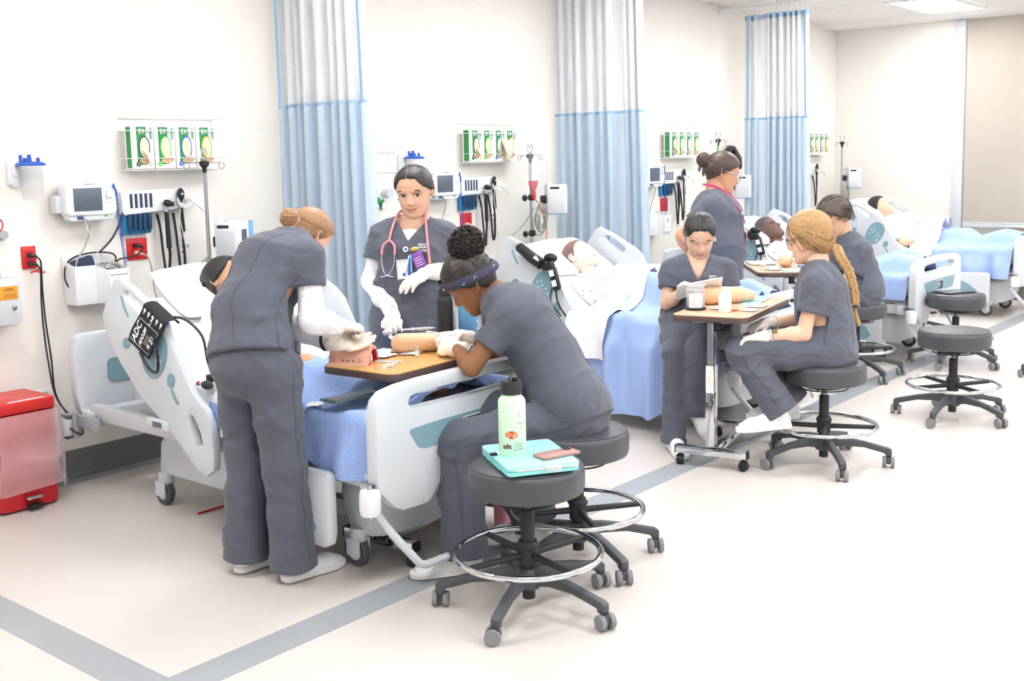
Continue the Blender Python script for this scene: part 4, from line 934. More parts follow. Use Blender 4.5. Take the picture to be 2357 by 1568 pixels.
HZ = np.array([-.122,-.116,-.104,-.088,-.068,-.045,-.02,.0,.025,.05,.075,.095,.108,.116,.119])
HW = np.array([.006,.030,.044,.053,.060,.066,.070,.072,.075,.075,.068,.054,.037,.019,.002])
HF = np.array([.060,.080,.089,.091,.090,.089,.087,.086,.093,.092,.080,.060,.038,.016,.001])
HB = np.array([.03,.02,-.005,-.03,-.052,-.070,-.084,-.092,-.098,-.098,-.088,-.068,-.045,-.02,-.001])
def head_grid(nr=60, nc=84, off=None, feat=True, smile=0):
    t = np.linspace(0, 1, nr); z = np.interp(t, [0, .08, .5, .92, 1], [-.122, -.114, -.01, .113, .119])
    w, f, b = (np.interp(z, HZ, a) for a in (HW, HF, HB))
    for a in (w, f, b):
        a[1:-1] = (a[:-2]+2*a[1:-1]+a[2:])/4
    u = np.linspace(0, 2*PI, nc, endpoint=False); ph = u-.35*np.sin(u)      # denser at the front
    Z = np.repeat(z[:, None], nc, 1); c = np.cos(ph); s = np.sin(ph)
    yc = (f+b)/2; X = w[:, None]*np.sign(s)*np.abs(s)**.92
    Y = np.where(c > 0, yc[:, None]+(f-yc)[:, None]*np.abs(c)**.75, yc[:, None]-(yc-b)[:, None]*np.abs(c))
    if feat:
        fr = np.clip(c*2.2, 0, 1); ax = np.abs(X); ZL = Z-smile*X**2; G = lambda v, m, s_: np.exp(-((v-m)/s_)**2)
        nose = np.interp(Z, [-.056,-.049,-.040,-.032,-.01,.008,.022], [0,.006,.022,.026,.014,.007,0])
        d = nose*np.exp(-(X/(.0085+.004*G(Z,-.038,.014)))**2)+.007*G(ax,.0115,.006)*G(Z,-.040,.008)
        d = d-.013*G(ax,.032,.017)*G(Z,-.003,.0115)+.004*G(ax,.03,.025)*G(Z,.022,.009)+.005*G(ax,.040,.022)*G(Z,-.038,.020)
        d = d+.0065*G(X,0,.020)*G(ZL,-.0635,.0055)+.0075*G(X,0,.017)*G(ZL,-.0765,.006)-.004*G(X,0,.026)*G(ZL,-.0695,.0028)+.004*smile/9*G(ax,.040,.014)*G(Z,-.045,.016)-.003*G(X,0,.03)*G(Z,-.086,.005)+.006*G(X,0,.02)*G(Z,-.104,.012)
        Y = Y+d*fr
    P = np.stack([X, Y, Z], 2)
    if off is not None:
        ctr = np.array([0, -.005, .01]); dirv = P-ctr; dirv /= np.linalg.norm(dirv, axis=2, keepdims=True)
        P = P+dirv*off(P, ph[None, :].repeat(nr, 0))[..., None]
    return P
def gquads(nr, nc):
    i, j = np.meshgrid(np.arange(nr-1), np.arange(nc), indexing='ij'); k = (j+1) % nc
    return np.stack([i*nc+j, i*nc+k, (i+1)*nc+k, (i+1)*nc+j], 2).reshape(-1, 4)
def xf(M, P): A = np.array(M); P = np.asarray(P).reshape(-1, 3); return P@A[:3, :3].T+A[:3, 3]
def headframe(c, face, up, s=1.06, wx=1.0):
    face = nz(face); xr = np.cross(face, np.array(up, float)); return frame(c, xr, face) @ Matrix.Scale(s, 4) @ Matrix.Diagonal((wx, 1, 1, 1))

def body_mesh(root, S, HM, skin, lip, vox=.0075, smile=0):
    V, F = S.mesh(vox); V = relax(V, F, 2)
    G = head_grid(120, 180, smile=smile) if smile else head_grid(80, 110); nr, nc = G.shape[:2]; hv = xf(HM, G); hf = gquads(nr, nc); parts = [(V, F, 0)]
    gz = G.reshape(-1, 3); fc = gz[hf].mean(1)
    lips = (((fc[:, 0]/(.0225+.0003*smile))**2+((fc[:, 2]-smile*fc[:, 0]**2+.0695)/.0085)**2) < 1) & (fc[:, 1] > .05)
    off = len(V); mats = [0]*len(F)+list(np.where(lips, 1, 0))
    Vs = [V, hv]; Fs = [F, hf+off]; n = off+len(hv)
    for s in (-1, 1):      # ears
        m = MB()
        m.ell((0, 0, 0), (.007, .016, .029), 14, 10, M=T(s*.073, -.012, -.005) @ Matrix.Rotation(-.28, 4, 'X') @ Matrix.Rotation(s*.35, 4, 'Z'))
        m.tube(cr([(s*.074,.004,-.028),(s*.080,-.014,-.026),(s*.083,-.026,.0),(s*.082,-.024,.018),(s*.078,-.006,.024),(s*.075,.004,.012)], 4), .0042, 7)
        vv = xf(HM, np.array(m.v)); q = [f for f in m.f]
        ff = np.array([(f if len(f) == 4 else (f[0], f[1], f[2], f[2])) for f in q if len(f) in (3, 4)])
        caps = [f for f in q if len(f) > 4]
        Vs.append(vv); Fs.append(ff+n); n += len(vv); mats += [0]*len(ff)
    V = np.concatenate(Vs); F = np.concatenate(Fs)
    O = WL[root.name]; me = bpy.data.meshes.new('body')
    fl = [tuple(f) if f[2] != f[3] else tuple(f[:3]) for f in F.tolist()]
    me.from_pydata((V-np.array(O)).tolist(), [], fl); me.materials.append(MATS[skin]); me.materials.append(MATS[lip])
    me.polygons.foreach_set('material_index', mats); me.polygons.foreach_set('use_smooth', [True]*len(me.polygons)); me.update()
    return put('body', me, O, root)
def eyes(root, HM, gaze=(0, 0), closed=False, brow='hairdark', openz=.0043):
    for s in (-1, 1):
        if not closed:
            m = MB(); n, k = 20, 16; P = []
            for i in range(k+1):
                t = PI*i/k
                P.append([(.0145*math.sin(t)*math.cos(2*PI*j/n), .0105*math.cos(t), openz*1.35*math.sin(t)*math.sin(2*PI*j/n)) for j in range(n)])
            fs = []; vs = [p for r in P for p in r]
            C = T(s*.032, .0735, -.002)
            for i in range(k):
                for j in range(n):
                    q = (i*n+j, i*n+(j+1) % n, (i+1)*n+(j+1) % n, (i+1)*n+j); c = np.mean([vs[a] for a in q], 0)
                    r = math.hypot(c[0]-gaze[0], c[2]-gaze[1]); m.mi = 1 if (r < .0062 and c[1] > 0) else 0
                    m.raw([vs[a] for a in q], [(0, 1, 2, 3)], HM @ C)
            m.build('eye', ['eyewhite', 'iris'], root)
        zz = .0045 if not closed else -.004
        L = [(s*(.032+dx), .0838-abs(dx)*.22-.1*max(0, dx)*0, zz+dz-.002) for dx, dz in ((-.015,-.004),(-.008,.0005),(0,.0022 if not closed else -.003),(.008,.001 if not closed else -.002),(.0165,-.0035 if not closed else .001))]
        MB().tube(cr(L, 4), ([.0006]*4+[.0016]*8+[.0012]*4+[.0005]) if not closed else [.0005]*17, 6, M=HM).build('eyelash', 'ink', root)
        if brow is None: continue
        B = [(s*(.032+dx), .0905-dx*dx*9-abs(dx)*.1, .021+dz) for dx, dz in ((-.019,.0),(-.008,.0025),(.004,.004),(.016,.0005),(.022,-.004))]
        MB().tube(cr(B, 4), [.0015]+[.0028]*11+[.002]*4+[.0008], 6, M=HM @ T(0, -.0015, 0)).build('eyebrow', brow, root)
def hair_cap(root, HM, m, front=.068, temple=.02, back=-.085, thick=.011, part=None, side=0, rough=.0015, seed=1, name='hair'):
    rs = np.random.RandomState(seed); ks = rs.normal(size=(6, 3))*np.array([90, 50, 12]); ph0 = rs.uniform(0, 6, 6)
    def off(P, ph):
        a = np.abs((ph+PI) % (2*PI)-PI)
        line = np.interp(a, [0, .5, .9, 1.25, 1.55, 1.9, 2.4, PI], [front, front-.004, temple+.018, temple, -.012, -.03, back+.02, back])
        d = P[..., 2]-line
        k = np.clip(d/.012, 0, 1); k = k*k*(3-2*k)
        o = -.022+(thick+.022)*k
        n = sum(np.sin(P@kk+p) for kk, p in zip(ks, ph0))/6
        o = o+rough*n*k
        if part is not None:
            g = np.exp(-((P[..., 0]-part)/.0034)**2)*(P[..., 1] > -.005); o = np.where(k > .5, o*(1-1.15*g), o)
        return o
    G = head_grid(80, 150, off, feat=False); F = gquads(80, 150)
    O_ = WL[root.name]; WL['__h'] = Vector((0, 0, 0)); o = meshobj(name, G.reshape(-1, 3), F, m, None); o.parent = root; o.matrix_local = Matrix.Translation(-O_) @ HM
    return o
def strands(root, HM, m, target, n=170, seed=1, r=.0021, lift=.010, front=.066, low=-.05, spread=0.0, part=False, name='hair_strands', cut=1.0, temple=.022):
    rr = random.Random(seed); mb = MB(); C0 = np.array((0, -.006, .008)); tg = np.array(target, float)
    def surf(d):
        d = d/np.linalg.norm(d); ra = np.array((.0765+lift, .0995+lift, .1105+lift)); return C0+d/np.sqrt(((d/ra)**2).sum())
    for i in range(n):
        a = rr.uniform(-PI, PI); aa = abs(a)
        z = np.interp(aa, [0, .5, .9, 1.25, 1.6, 2.2, PI], [front, front-.004, temple+.016, temple, -.010, low+.02, low])
        p0 = np.array((.075*math.sin(a), .09*math.cos(a), z+rr.uniform(.005, .025)))
        if part and aa < .9: p0[0] += math.copysign(.004, p0[0])
        d0 = p0-C0; d1 = tg+np.array((rr.gauss(0, spread), rr.gauss(0, spread), rr.gauss(0, spread)))-C0; d0 /= np.linalg.norm(d0); d1 /= np.linalg.norm(d1)
        pts = []
        for t in np.linspace(0, cut, 9):
            d = d0*(1-t)+d1*t
            if part: d = d+np.array((math.copysign(.55*math.sin(PI*t), p0[0]), 0, -.05*math.sin(PI*t)))*(1 if aa < 1.2 else .3)
            pts.append(surf(d)-.0005*i/n)
        mb.tube(pts, [r*.35]+[r]*7+[r*.5], 5, M=HM)
    return mb.build(name, m, root, ang=180, kind='stuff')
def tufts(root, HM, m, n=420, seed=1, lift=.017, flow=(.5, .6, .2), r=.0026, length=.5, low=-.06):
    rr = random.Random(seed); mb = MB(); C0 = np.array((0, -.006, .008)); ra = np.array((.0765+lift, .0995+lift, .1105+lift)); fl = np.array(flow)
    while n > 0:
        d = nz([rr.gauss(0, 1), rr.gauss(0, 1), rr.gauss(.4, .9)]); p = C0+d*ra; a = abs(math.atan2(p[0], p[1]))
        if p[2] < np.interp(a, [0, .9, 1.3, 1.7, PI], [.064, .05, .03, -.005, low]): continue
        g = fl+np.array([rr.gauss(0, .35), rr.gauss(0, .35), rr.gauss(0, .35)]); g = nz(g-d*(g@d)); pts = []
        for t in np.linspace(0, 1, 6): q = nz(d+g*t*length); pts.append(C0+q*(ra+.006*math.sin(PI*t)))
        mb.tube(pts, [r*.5, r, r, r, r*.8, r*.3], 5, M=HM); n -= 1
    return mb.build('hair_tufts', m, root, ang=180, kind='stuff')
def bun(root, HM, c, r, m, seed=0, name='hair_bun'):
    b = MB(); b.ell(c, (r*.9, r*.85, r*.9), 20, 14, M=HM); rr = random.Random(seed)
    for i in range(7):
        A = Matrix.Rotation(rr.uniform(0, 6), 4, 'X') @ Matrix.Rotation(rr.uniform(0, 6), 4, 'Y')
        b.tube([(r*.72*math.cos(t), r*.72*math.sin(t), r*.12*math.sin(2*t+i)) for t in np.linspace(0, 2*PI, 22, endpoint=False)], r*.30, 8, closed=True, M=HM @ T(*c) @ A)
    return b.build(name, m, root, ang=180)
def hand(root, wr, D, N, side, curl=(20, 22, 25, 28), thumb=20, tspread=.7, name='glove', m='latex', s=1.0, cuff=.055, vox=.003, back=None, spread=1.0, cuffdir=None):
    D = nz(D); N = np.array(N, float); N = nz(N-D*(N@D)); S = np.cross(D, N)*(1 if side == 'R' else -1); wr = np.array(wr, float)
    f = SDF(.006)
    f.seg(wr+D*.01*s, wr+D*.050*s, (.031*s, .022*s), (.040*s, .017*s), S, k=.012); f.seg(wr+D*.050*s, wr+D*.085*s, (.040*s, .016*s), (.040*s, .0125*s), S, k=.012)
    for i, (o, L, r) in enumerate(((.031, .070, .0098), (.0105, .078, .0102), (-.0105, .072, .0098), (-.030, .056, .0088))):
        p = wr+D*(.088-.006*abs(i-1.2))*s+S*o*s*spread; a0 = p-D*.02*s; d = nz(D+S*o*2.6*(spread-.6)); cdeg = curl[i]; f.seg(a0, p, r*s*1.05, r*s, k=.007)
        ang = 0
        for q, (fr, kk) in enumerate(((.46, .8), (.30, 1.2), (.24, .9))):
            ang += math.radians(cdeg*kk); dd = d*math.cos(ang)+N*math.sin(ang); e = p+dd*L*fr*s
            f.seg(p, e, r*s*(1-.09*q), r*s*(1-.09*(q+1)), k=.004); p = e
    p = wr+D*.022*s+S*.024*s+N*.006*s; a = math.radians(thumb)
    d1 = nz(D*.75+S*tspread+N*.35); e = p+d1*.042*s; f.seg(p, e, .0145*s, .0115*s, k=.012)
    d2 = nz(D*(.95)+S*tspread*.35*math.cos(a)+N*(.2+math.sin(a))-S*math.sin(a)*.5); e2 = e+d2*.030*s; f.seg(e, e2, .0112*s, .0098*s, k=.004)
    e3 = e2+nz(d2+N*.25)*.024*s; f.seg(e2, e3, .0098*s, .0082*s, k=.004)
    bk = nz(back) if back is not None else -D
    if cuff: f.seg(wr+D*.012*s, wr+bk*cuff, (.032*s, .028*s), (.038*s, .034*s), S, k=.012)
    V, F = f.mesh(vox, wr=folds(int(abs(wr[0]*1000)) % 97, .0016, (.012, .03), 5)); V = relax(V, F, 1)
    g = meshobj(name, V, F, m, root)
    if cuff: 
        C = wr+bk*(cuff+.026*s); MB().tube([C+(S*math.cos(t)*.0370*s+np.cross(bk, S)*math.sin(t)*.0330*s) for t in np.linspace(0, 2*PI, 24, endpoint=False)], .0035, 6, closed=True).build('glove_cuff', m, root)
    return g
def shoe(root, an, toe, s=1.0, up=(0, 0, 1), m='shoe'):
    an = np.array(an, float); d = np.array(toe, float); d = nz(d); u = np.array(up, float); u = nz(u-d*(u@d)); l = np.cross(d, u); h = .075*s
    g = an-u*h           # point on the ground under the ankle
    A = lambda x, y, z: g+d*x*s+l*y*s+u*z*s
    f = SDF(.02)
    f.seg(A(-.045,0,.042), A(.03,0,.042), (.034*s,.040*s), (.037*s,.045*s), l); f.seg(A(.03,0,.042), A(.12,0,.030), (.037*s,.042*s), (.045*s,.034*s), l); f.seg(A(.12,0,.030), A(.168,-.004,.024), (.044*s,.032*s), (.036*s,.024*s), l)
    f.seg(A(-.03,0,.05), A(-.02,0,.088), (.034*s,.04*s), (.037*s,.048*s), l, k=.015)
    V, F = f.mesh(.005, post=lambda P, dv: np.maximum(dv, -((P-g)@u)+.012*s)); V = relax(V, F, 2)
    o = meshobj('shoe', V, F, m, root)
    out = [(-.085,0),(-.078,.026),(-.05,.036),(.03,.038),(.10,.047),(.16,.042),(.195,.022),(.207,-.002),(.198,-.026),(.165,-.042),(.10,-.044),(.03,-.036),(-.05,-.035),(-.078,-.026)]
    pts = cr([(x, y, 0) for x, y in out], 3, closed=True)
    M = Matrix(((d[0]*s, l[0]*s, u[0]*s, g[0]), (d[1]*s, l[1]*s, u[1]*s, g[1]), (d[2]*s, l[2]*s, u[2]*s, g[2]), (0, 0, 0, 1)))
    MB().prism([(p[0], p[1]) for p in pts], .001, .027, 'z', bev=.004, M=M).build('sole', 'sole', o, ang=50)
    lc = MB()
    for i in range(5): x = .045+.018*i; zt = .083-.012*i; lc.tube([(x-.004,-.022,zt-.010),(x,0,zt),(x+.004,.022,zt-.010)], .0035, 5, M=M)
    lc.build('laces', m, o, kind='stuff')
    return o
def person(label, base, J, skin, lip, face, up, HC=None, b=1.0, vox=.0075, hem=.16, sleeve=.55, legs=True, wide=1.0, foldamp=.0045, seed=1, vneck=.13, back_hem=0, waist=1.0, hs=1.06, cat='person', gown=None, bustk=1.0, smile=0, wx=1.0, vw=.066, slit=None):
    J = {k: np.array(v, float) for k, v in J.items()}
    R = thing('person', base, label, cat)
    lat = nz(J['shL']-J['shR']); sp = nz(J['neck']-J['pelvis']); fwd = nz(np.cross(lat, sp))*-1 if False else nz(np.cross(sp, lat))*-1
    R_ = dict(R=R, J=J, lat=lat, sp=sp)
    fwd = np.cross(lat, sp); fwd = nz(fwd)      # lat points to the left side; left x up = backwards -> flip below
    fwd = -fwd if np.dot(np.cross(lat, fwd), sp) > 0 else fwd
    R_['fwd'] = fwd
    plat = nz(J['hipL']-J['hipR']) if 'hipL' in J else lat
    neck, chest, waistp, pel = J['neck'], J['chest'], J['waist'], J['pelvis']
    HM = headframe(J['head'], face, up, hs, wx); R_['HM'] = HM
    hb = np.array(HM @ Vector((0, -.018, -.07)))
    S = SDF(.03)
    S.chain([pel, waistp, chest, neck-sp*.05], [(.14*b,.10*b),(.125*b*waist,.09*b),(.14*b,.095*b),(.10*b,.06*b)], lat)
    S.seg(neck-sp*.06, hb, .056*b, .052*b); S.seg(neck-sp*.03, np.array(HM @ Vector((0, .0, -.04))), .05, .05)
    for s in 'LR':
        S.seg(neck-sp*.05, J['sh'+s]-sp*.015, .045*b, .037*b); 
        if 'el'+s in J: S.chain([J['sh'+s], J['el'+s]], [.038*b, .037*b]); 
        if 'wr'+s in J:
            e, w = J['el'+s], J['wr'+s]; S.chain([e, e+(w-e)*.3, w, w+nz(w-e)*.03], [.037*b, .039*b, .0225*b, .014*b], k=.012)
        if legs and 'kn'+s in J: S.chain([J['hip'+s], J['kn'+s], J['an'+s], J['an'+s]-np.array((0, 0, .03))], [.075*b, .05*b, .036*b, .034*b])
    body_mesh(R, S, HM, skin, lip, vox, smile)
    # scrub top
    Tp = SDF(.045); hp = pel-sp*hem*.35
    Tp.chain([hp, pel, waistp, chest, neck-sp*.075], [(.185*b,.148*b),(.18*b,.142*b),(.158*b*waist,.125*b*waist),(.172*b,.125*b*bustk),(.13*b,.085*b)], (plat+lat)/2)
    for s in 'LR':
        Tp.seg(neck-sp*.055, J['sh'+s]-sp*.018, .050*b, .052*b)
        if 'el'+s in J: 
            e = J['sh'+s]+(J['el'+s]-J['sh'+s])*(sleeve+.12); Tp.seg(J['sh'+s]-sp*.012, e, .054*b, .063*b)
    cuts = []
    for s in 'LR':
        if 'el'+s in J:
            d = nz(J['el'+s]-J['sh'+s]); cuts.append((J['sh'+s], J['sh'+s]+(J['el'+s]-J['sh'+s])*sleeve, d))
    hemp = pel-sp*hem; ns = -nz(waistp-pel)*.75-.25*sp; ns = nz(ns)
    def post(P, dv):
        dv = np.maximum(dv, (P-hemp)@ns)
        for a, e, d in cuts:
            q = P-a; t = q@d; r = np.linalg.norm(q-t[:, None]*d, axis=1); c = (P-e)@d
            dv = np.where((r < .10) & (c > -.02) & (c < .2), np.maximum(dv, c), dv)
        q = P-neck; a_ = q@lat; u_ = q@sp; f_ = q@fwd
        rad = np.sqrt(a_**2+(f_+.0)**2); dv = np.maximum(dv, np.where(u_ > -.06, .062*b-rad, -1))
        if vneck: 
            vv = u_+vneck-np.abs(a_)*vneck/vw; vv = np.minimum(vv, .03)*.45
            dv = np.where(f_ > 0, np.maximum(dv, vv), dv)
        if slit:
            q2 = P-hemp; h2 = -(q2@ns); ff = q2@fwd-.045; ll = q2@lat
            dv = np.where((ll < -.08) & (h2 < .10), np.maximum(dv, (.022*(1-h2/.10)-np.abs(ff))), dv)
        return dv
    w1 = folds(seed, foldamp*1.25, (.10, .24), 8, axis=sp); w2 = folds(seed+50, foldamp*.6, (.09, .20), 6)
    V, F = Tp.mesh(vox, post, lambda P: w1(P)+w2(P)); V = relax(V, F, 1); meshobj('scrub_top', V, F, 'scrub' if not gown else gown, R); R_['top'] = (V, F)
    if 'knL' in J and legs:
        Tr = SDF(.035)
        Tr.seg(J['hipL'], J['hipR'], .105*b, .105*b); Tr.seg(pel+sp*.03, pel-sp*.05, (.165*b,.125*b), (.16*b,.125*b), plat)
        hc = []
        for s in 'LR':
            h, k, a = J['hip'+s], J['kn'+s], J['an'+s]; d = nz(a-k); e = a+d*.045
            Tr.chain([h, h+(k-h)*.5, k, k+(a-k)*.55, e+d*.06], [.098*b, .086*b, .070*b*wide, .068*b*wide, .082*b*wide], k=.028); hc.append((k, e, d))
        def post2(P, dv):
            rr_ = []
            for k, e, d in hc: q = P-k; t = np.maximum(q@d, 0); rr_.append(np.linalg.norm(q-t[:, None]*d, axis=1))
            for i_, (k, e, d) in enumerate(hc):
                c = (P-e)@d; dv = np.where((rr_[i_] < .13) & (rr_[i_] <= rr_[1-i_]) & (c > -.02), np.maximum(dv, c), dv)
            return dv
        w3 = folds(seed+9, foldamp*1.5, (.09, .22), 8, axis=(0, 0, 1)); w4 = folds(seed+77, foldamp*.6, (.08, .18), 6)
        V, F = Tr.mesh(vox, post2, lambda P: w3(P)+w4(P)); V = relax(V, F, 1); meshobj('trousers', V, F, 'scrub', R); R_['tro'] = (V, F)
    return R_
def seam(Pn, key, paths, r=.0013, m='scrubseam', name='seam'):
    from mathutils.bvhtree import BVHTree
    V, F = Pn[key]; bv = BVHTree.FromPolygons([tuple(v) for v in V], [tuple(f) for f in F.tolist()])
    for pts in paths:
        q = []
        for p in cr(pts, 10):
            h = bv.find_nearest(Vector(p))
            if h[0] is not None: q.append(h[0]+h[1]*.0004)
        MB().tube(q, r, 5).build(name, m, Pn['R'])
def sleeve_arm(root, pts, rs, m='undershirt', name='undershirt_sleeve', seed=3, vox=.006, cut=None):
    f = SDF(.025); f.chain(pts, rs); w = folds(seed, .0035, (.02, .05), 6)
    V, F = f.mesh(vox, wr=w); V = relax(V, F, 1); return meshobj(name, V, F, m, root)
# ---- A: bending student at the nearest bed, seen from behind
A = person('student bending over the nearest bed, ginger hair in a bun, back turned', (2.62,-1.93,0),
 dict(pelvis=(2.545,-1.965,.90),waist=(2.575,-1.925,1.05),chest=(2.70,-1.915,1.215),neck=(2.815,-1.90,1.335),head=(2.892,-1.893,1.312),
  shR=(2.735,-2.075,1.265),elR=(2.705,-2.12,1.01),wrR=(2.86,-2.09,.965),shL=(2.79,-1.755,1.27),elL=(2.76,-1.80,1.00),wrL=(2.86,-2.03,.895),
  hipR=(2.555,-2.06,.84),knR=(2.575,-2.075,.48),anR=(2.605,-2.065,.10),hipL=(2.55,-1.87,.84),knL=(2.57,-1.855,.48),anL=(2.555,-1.835,.10)),
 'skinA','lipM',(.85,.06,-.53),(.5,.0,.85),b=1.02,vox=.0065,hem=.02,sleeve=.50,wide=1.12,seed=2,vneck=0,waist=1.0,slit=1,hs=.97)
HM = A['HM']; r = A['R']
hair_cap(r,HM,'hairginger',front=.07,temple=.02,back=-.075,thick=.010,seed=4)
strands(r,HM,'hairginger',(0,-.11,.02),200,1,spread=.012); bun(r,HM,(0,-.130,.020),.040,'hairginger',3); MB().torus(.026,.011,24,8,HM @ T(0,-.106,.018) @ Matrix.Rotation(1.5,4,'X')).build('scrunchie','silver',r)
sleeve_arm(r,[(2.722,-2.095,1.18),(2.705,-2.12,1.01),(2.80,-2.10,.985),(2.845,-2.092,.968)],[.044,.050,.047,.036],seed=5)
sleeve_arm(r,[(2.775,-1.775,1.15),(2.76,-1.80,1.00),(2.82,-1.94,.94),(2.85,-2.005,.905)],[.044,.048,.044,.034],seed=6)
hand(r,(2.868,-2.092,.972),(.75,-.30,-.20),(.2,.1,-1),'R',(62,66,70,72),30,.6,back=(-.93,.1,.08),cuff=.02)
hand(r,(2.872,-2.055,.892),(.82,-.42,-.05),(-.3,-.45,.8),'L',(10,10,12,14),15,.6,back=(-.3,.9,.25),cuff=.02)
MB().torus(.034,.007,24,8,frame((2.853,-2.015,.902),(.9,.35,0),(0,.1,1))).build('wrist_watch','black',r)
shoe(r,(2.635,-2.07,.078),(1,-.12,0)); shoe(r,(2.585,-1.835,.078),(1,-.05,0))
# ---- B: smiling student facing the camera
B = person('smiling student facing the camera with pink stethoscope and badges', (3.80,-1.60,0),
 dict(pelvis=(3.755,-1.605,.84),waist=(3.775,-1.595,1.0),chest=(3.80,-1.58,1.175),neck=(3.825,-1.575,1.335),head=(3.815,-1.595,1.468),
  shR=(3.735,-1.452,1.262),elR=(3.675,-1.425,1.03),wrR=(3.575,-1.655,.915),shL=(3.897,-1.71,1.26),elL=(3.93,-1.79,1.06),wrL=(3.71,-1.775,1.09),
  hipR=(3.71,-1.53,.80),knR=(3.74,-1.50,.45),anR=(3.76,-1.47,.09),hipL=(3.80,-1.69,.80),knL=(3.83,-1.68,.45),anL=(3.84,-1.67,.09)),
 'skinB','lipB',(-.87,-.42,-.27),(-.24,-.06,1),b=1.08,vox=.0065,hem=.16,sleeve=.56,seed=12,vneck=.125,waist=1.12,hs=1.01,smile=11,wx=1.10,vw=.088)
HM = B['HM']; r = B['R']
hair_cap(r,HM,'hairblack',front=.072,temple=.010,back=-.06,thick=.007,part=.006,seed=5,rough=.0010)
strands(r,HM,'hairblack',(0,-.11,-.01),210,2,lift=.0065,part=True,front=.070,temple=.012); bun(r,HM,(0,-.122,-.01),.035,'hairblack',5)
eyes(r,HM,(-.004,-.0015),brow='hairdark')
for s in (-1,1): MB().torus(.006,.0018,14,6,HM @ T(s*.080,-.006,-.042) @ Matrix.Rotation(PI/2,4,'X')).build('earring','dsteel',r)
sleeve_arm(r,[(3.715,-1.435,1.20),(3.675,-1.425,1.03),(3.62,-1.55,.965),(3.585,-1.635,.925)],[.045,.050,.046,.035],seed=7)
sleeve_arm(r,[(3.918,-1.745,1.20),(3.93,-1.79,1.06),(3.83,-1.785,1.075),(3.722,-1.776,1.089)],[.045,.050,.046,.036],seed=8)
hand(r,(3.566,-1.672,.90),(-.50,-.50,-.80),(-.4,-.2,.5),'R',(28,32,36,40),22,.35,back=(.30,.70,.35),cuff=.045)
hand(r,(3.695,-1.772,1.088),(-.84,.14,-.36),(.25,.2,-.9),'L',(14,12,14,18),15,.35,back=(1,0,.05),cuff=.06)
SV = SDF(.02); nk = B['J']['neck']; fw = B['fwd']; spn = B['sp']; lt = B['lat']
SV.seg(nk+fw*.068-spn*.085, nk+fw*.108-spn*.15, (.055,.026), (.05,.026), lt); V,F = SV.mesh(.006); meshobj('white_undershirt',V,F,'undershirt',r)
# ---- C: curly-haired student leaning on the footboard
C_ = person('seated student with curly bun and patterned headband leaning on the footboard', (3.45,-2.80,0),
 dict(pelvis=(3.445,-2.785,.635),waist=(3.445,-2.68,.80),chest=(3.40,-2.575,.975),neck=(3.36,-2.47,1.085),head=(3.312,-2.398,1.118),
  shR=(3.455,-2.40,.985),elR=(3.50,-2.36,.80),wrR=(3.415,-2.25,.862),shL=(3.285,-2.625,1.005),elL=(3.155,-2.525,.80),wrL=(3.252,-2.366,.842),
  hipL=(3.375,-2.825,.585),knL=(3.075,-2.52,.515),anL=(3.055,-2.555,.115),hipR=(3.50,-2.72,.60),knR=(3.30,-2.44,.57),anR=(3.42,-2.60,.15)),
 'skinC','skinC',(-.42,.66,-.62),(-.42,.28,.86),b=1.02,vox=.0065,hem=.11,sleeve=.62,wide=1.15,seed=22,vneck=0,waist=1.0,hs=1.05)
HM = C_['HM']; r = C_['R']
hair_cap(r,HM,'haircurl',front=.07,temple=.02,back=-.08,thick=.014,seed=6,rough=.004)
cb = MB(); rr = random.Random(9)
cb.ell((0,-.080,.125),(.060,.060,.055),20,14,M=HM)
for i in range(900):
    if i < 640: u,v = rr.uniform(-1,1),rr.uniform(0,6.28); q = math.sqrt(1-u*u); p = (.066*q*math.cos(v),-.080+.068*q*math.sin(v),.125+.064*u)
    else: v = rr.uniform(0,6.28); u = rr.uniform(.05,1); q = math.sqrt(1-u*u); p = (.080*q*math.cos(v),-.012+.096*q*math.sin(v),.03+.092*u)
    A_ = Matrix.Rotation(rr.uniform(0,6),4,'X') @ Matrix.Rotation(rr.uniform(0,6),4,'Y'); rad = rr.uniform(.0045,.0085)
    cb.tube([(rad*math.cos(t),rad*math.sin(t),(.004*t/3)) for t in np.linspace(0,5.2,7)],.0020,4,M=HM @ T(*p) @ A_)
cb.build('curly_hair','haircurl',r,kind='stuff',ang=180)
hbnd = MB(); P = []
for a in np.linspace(0,2*PI,48,endpoint=False):
    w = .093; x,y = w*math.sin(a),-.006+.114*math.cos(a); zc = .055 if math.cos(a)>0 else .0; zc = .028+.034*math.cos(a)
    P.append([(x*k,y*k,zc+dz) for k,dz in ((.97,-.019),(1.02,-.016),(1.035,0),(1.0,.016),(.95,.019))])
hbnd.grid(P,wu=True,M=HM).build('headband','headband',r,ang=180)
for i in range(7):
    a = 3.6+.42*i; x,y = .0970*math.sin(a),-.006+.1185*math.cos(a); zc = .028+.034*math.cos(a)
    MB().tube([(x*1.005-.008*math.cos(a),y*1.005+.008*math.sin(a),zc),(x*1.01,y*1.01,zc+.006*(-1)**i),(x*1.005+.008*math.cos(a),y*1.005-.008*math.sin(a),zc-.002)],.0012,4,M=HM).build('headband_print','redlid' if i%3==1 else 'paper',r)
MB().ell((-.079,-.004,-.036),.003,8,6,M=HM).build('earring','chrome',r)
hand(r,(3.252,-2.348,.843),(.22,.95,.05),(.75,-.15,-.6),'L',(30,32,36,40),30,.8,back=(.45,-.8,-.2),cuff=.035)
hand(r,(3.405,-2.245,.866),(-.80,.3,.1),(.2,-.2,-.9),'R',(48,52,56,58),30,.5,back=(.6,-.6,-.3),cuff=.04)
shoe(r,(3.045,-2.545,.078),(-.62,.45,0)); shoe(r,(3.42,-2.585,.12),(-.62,.75,-.1))
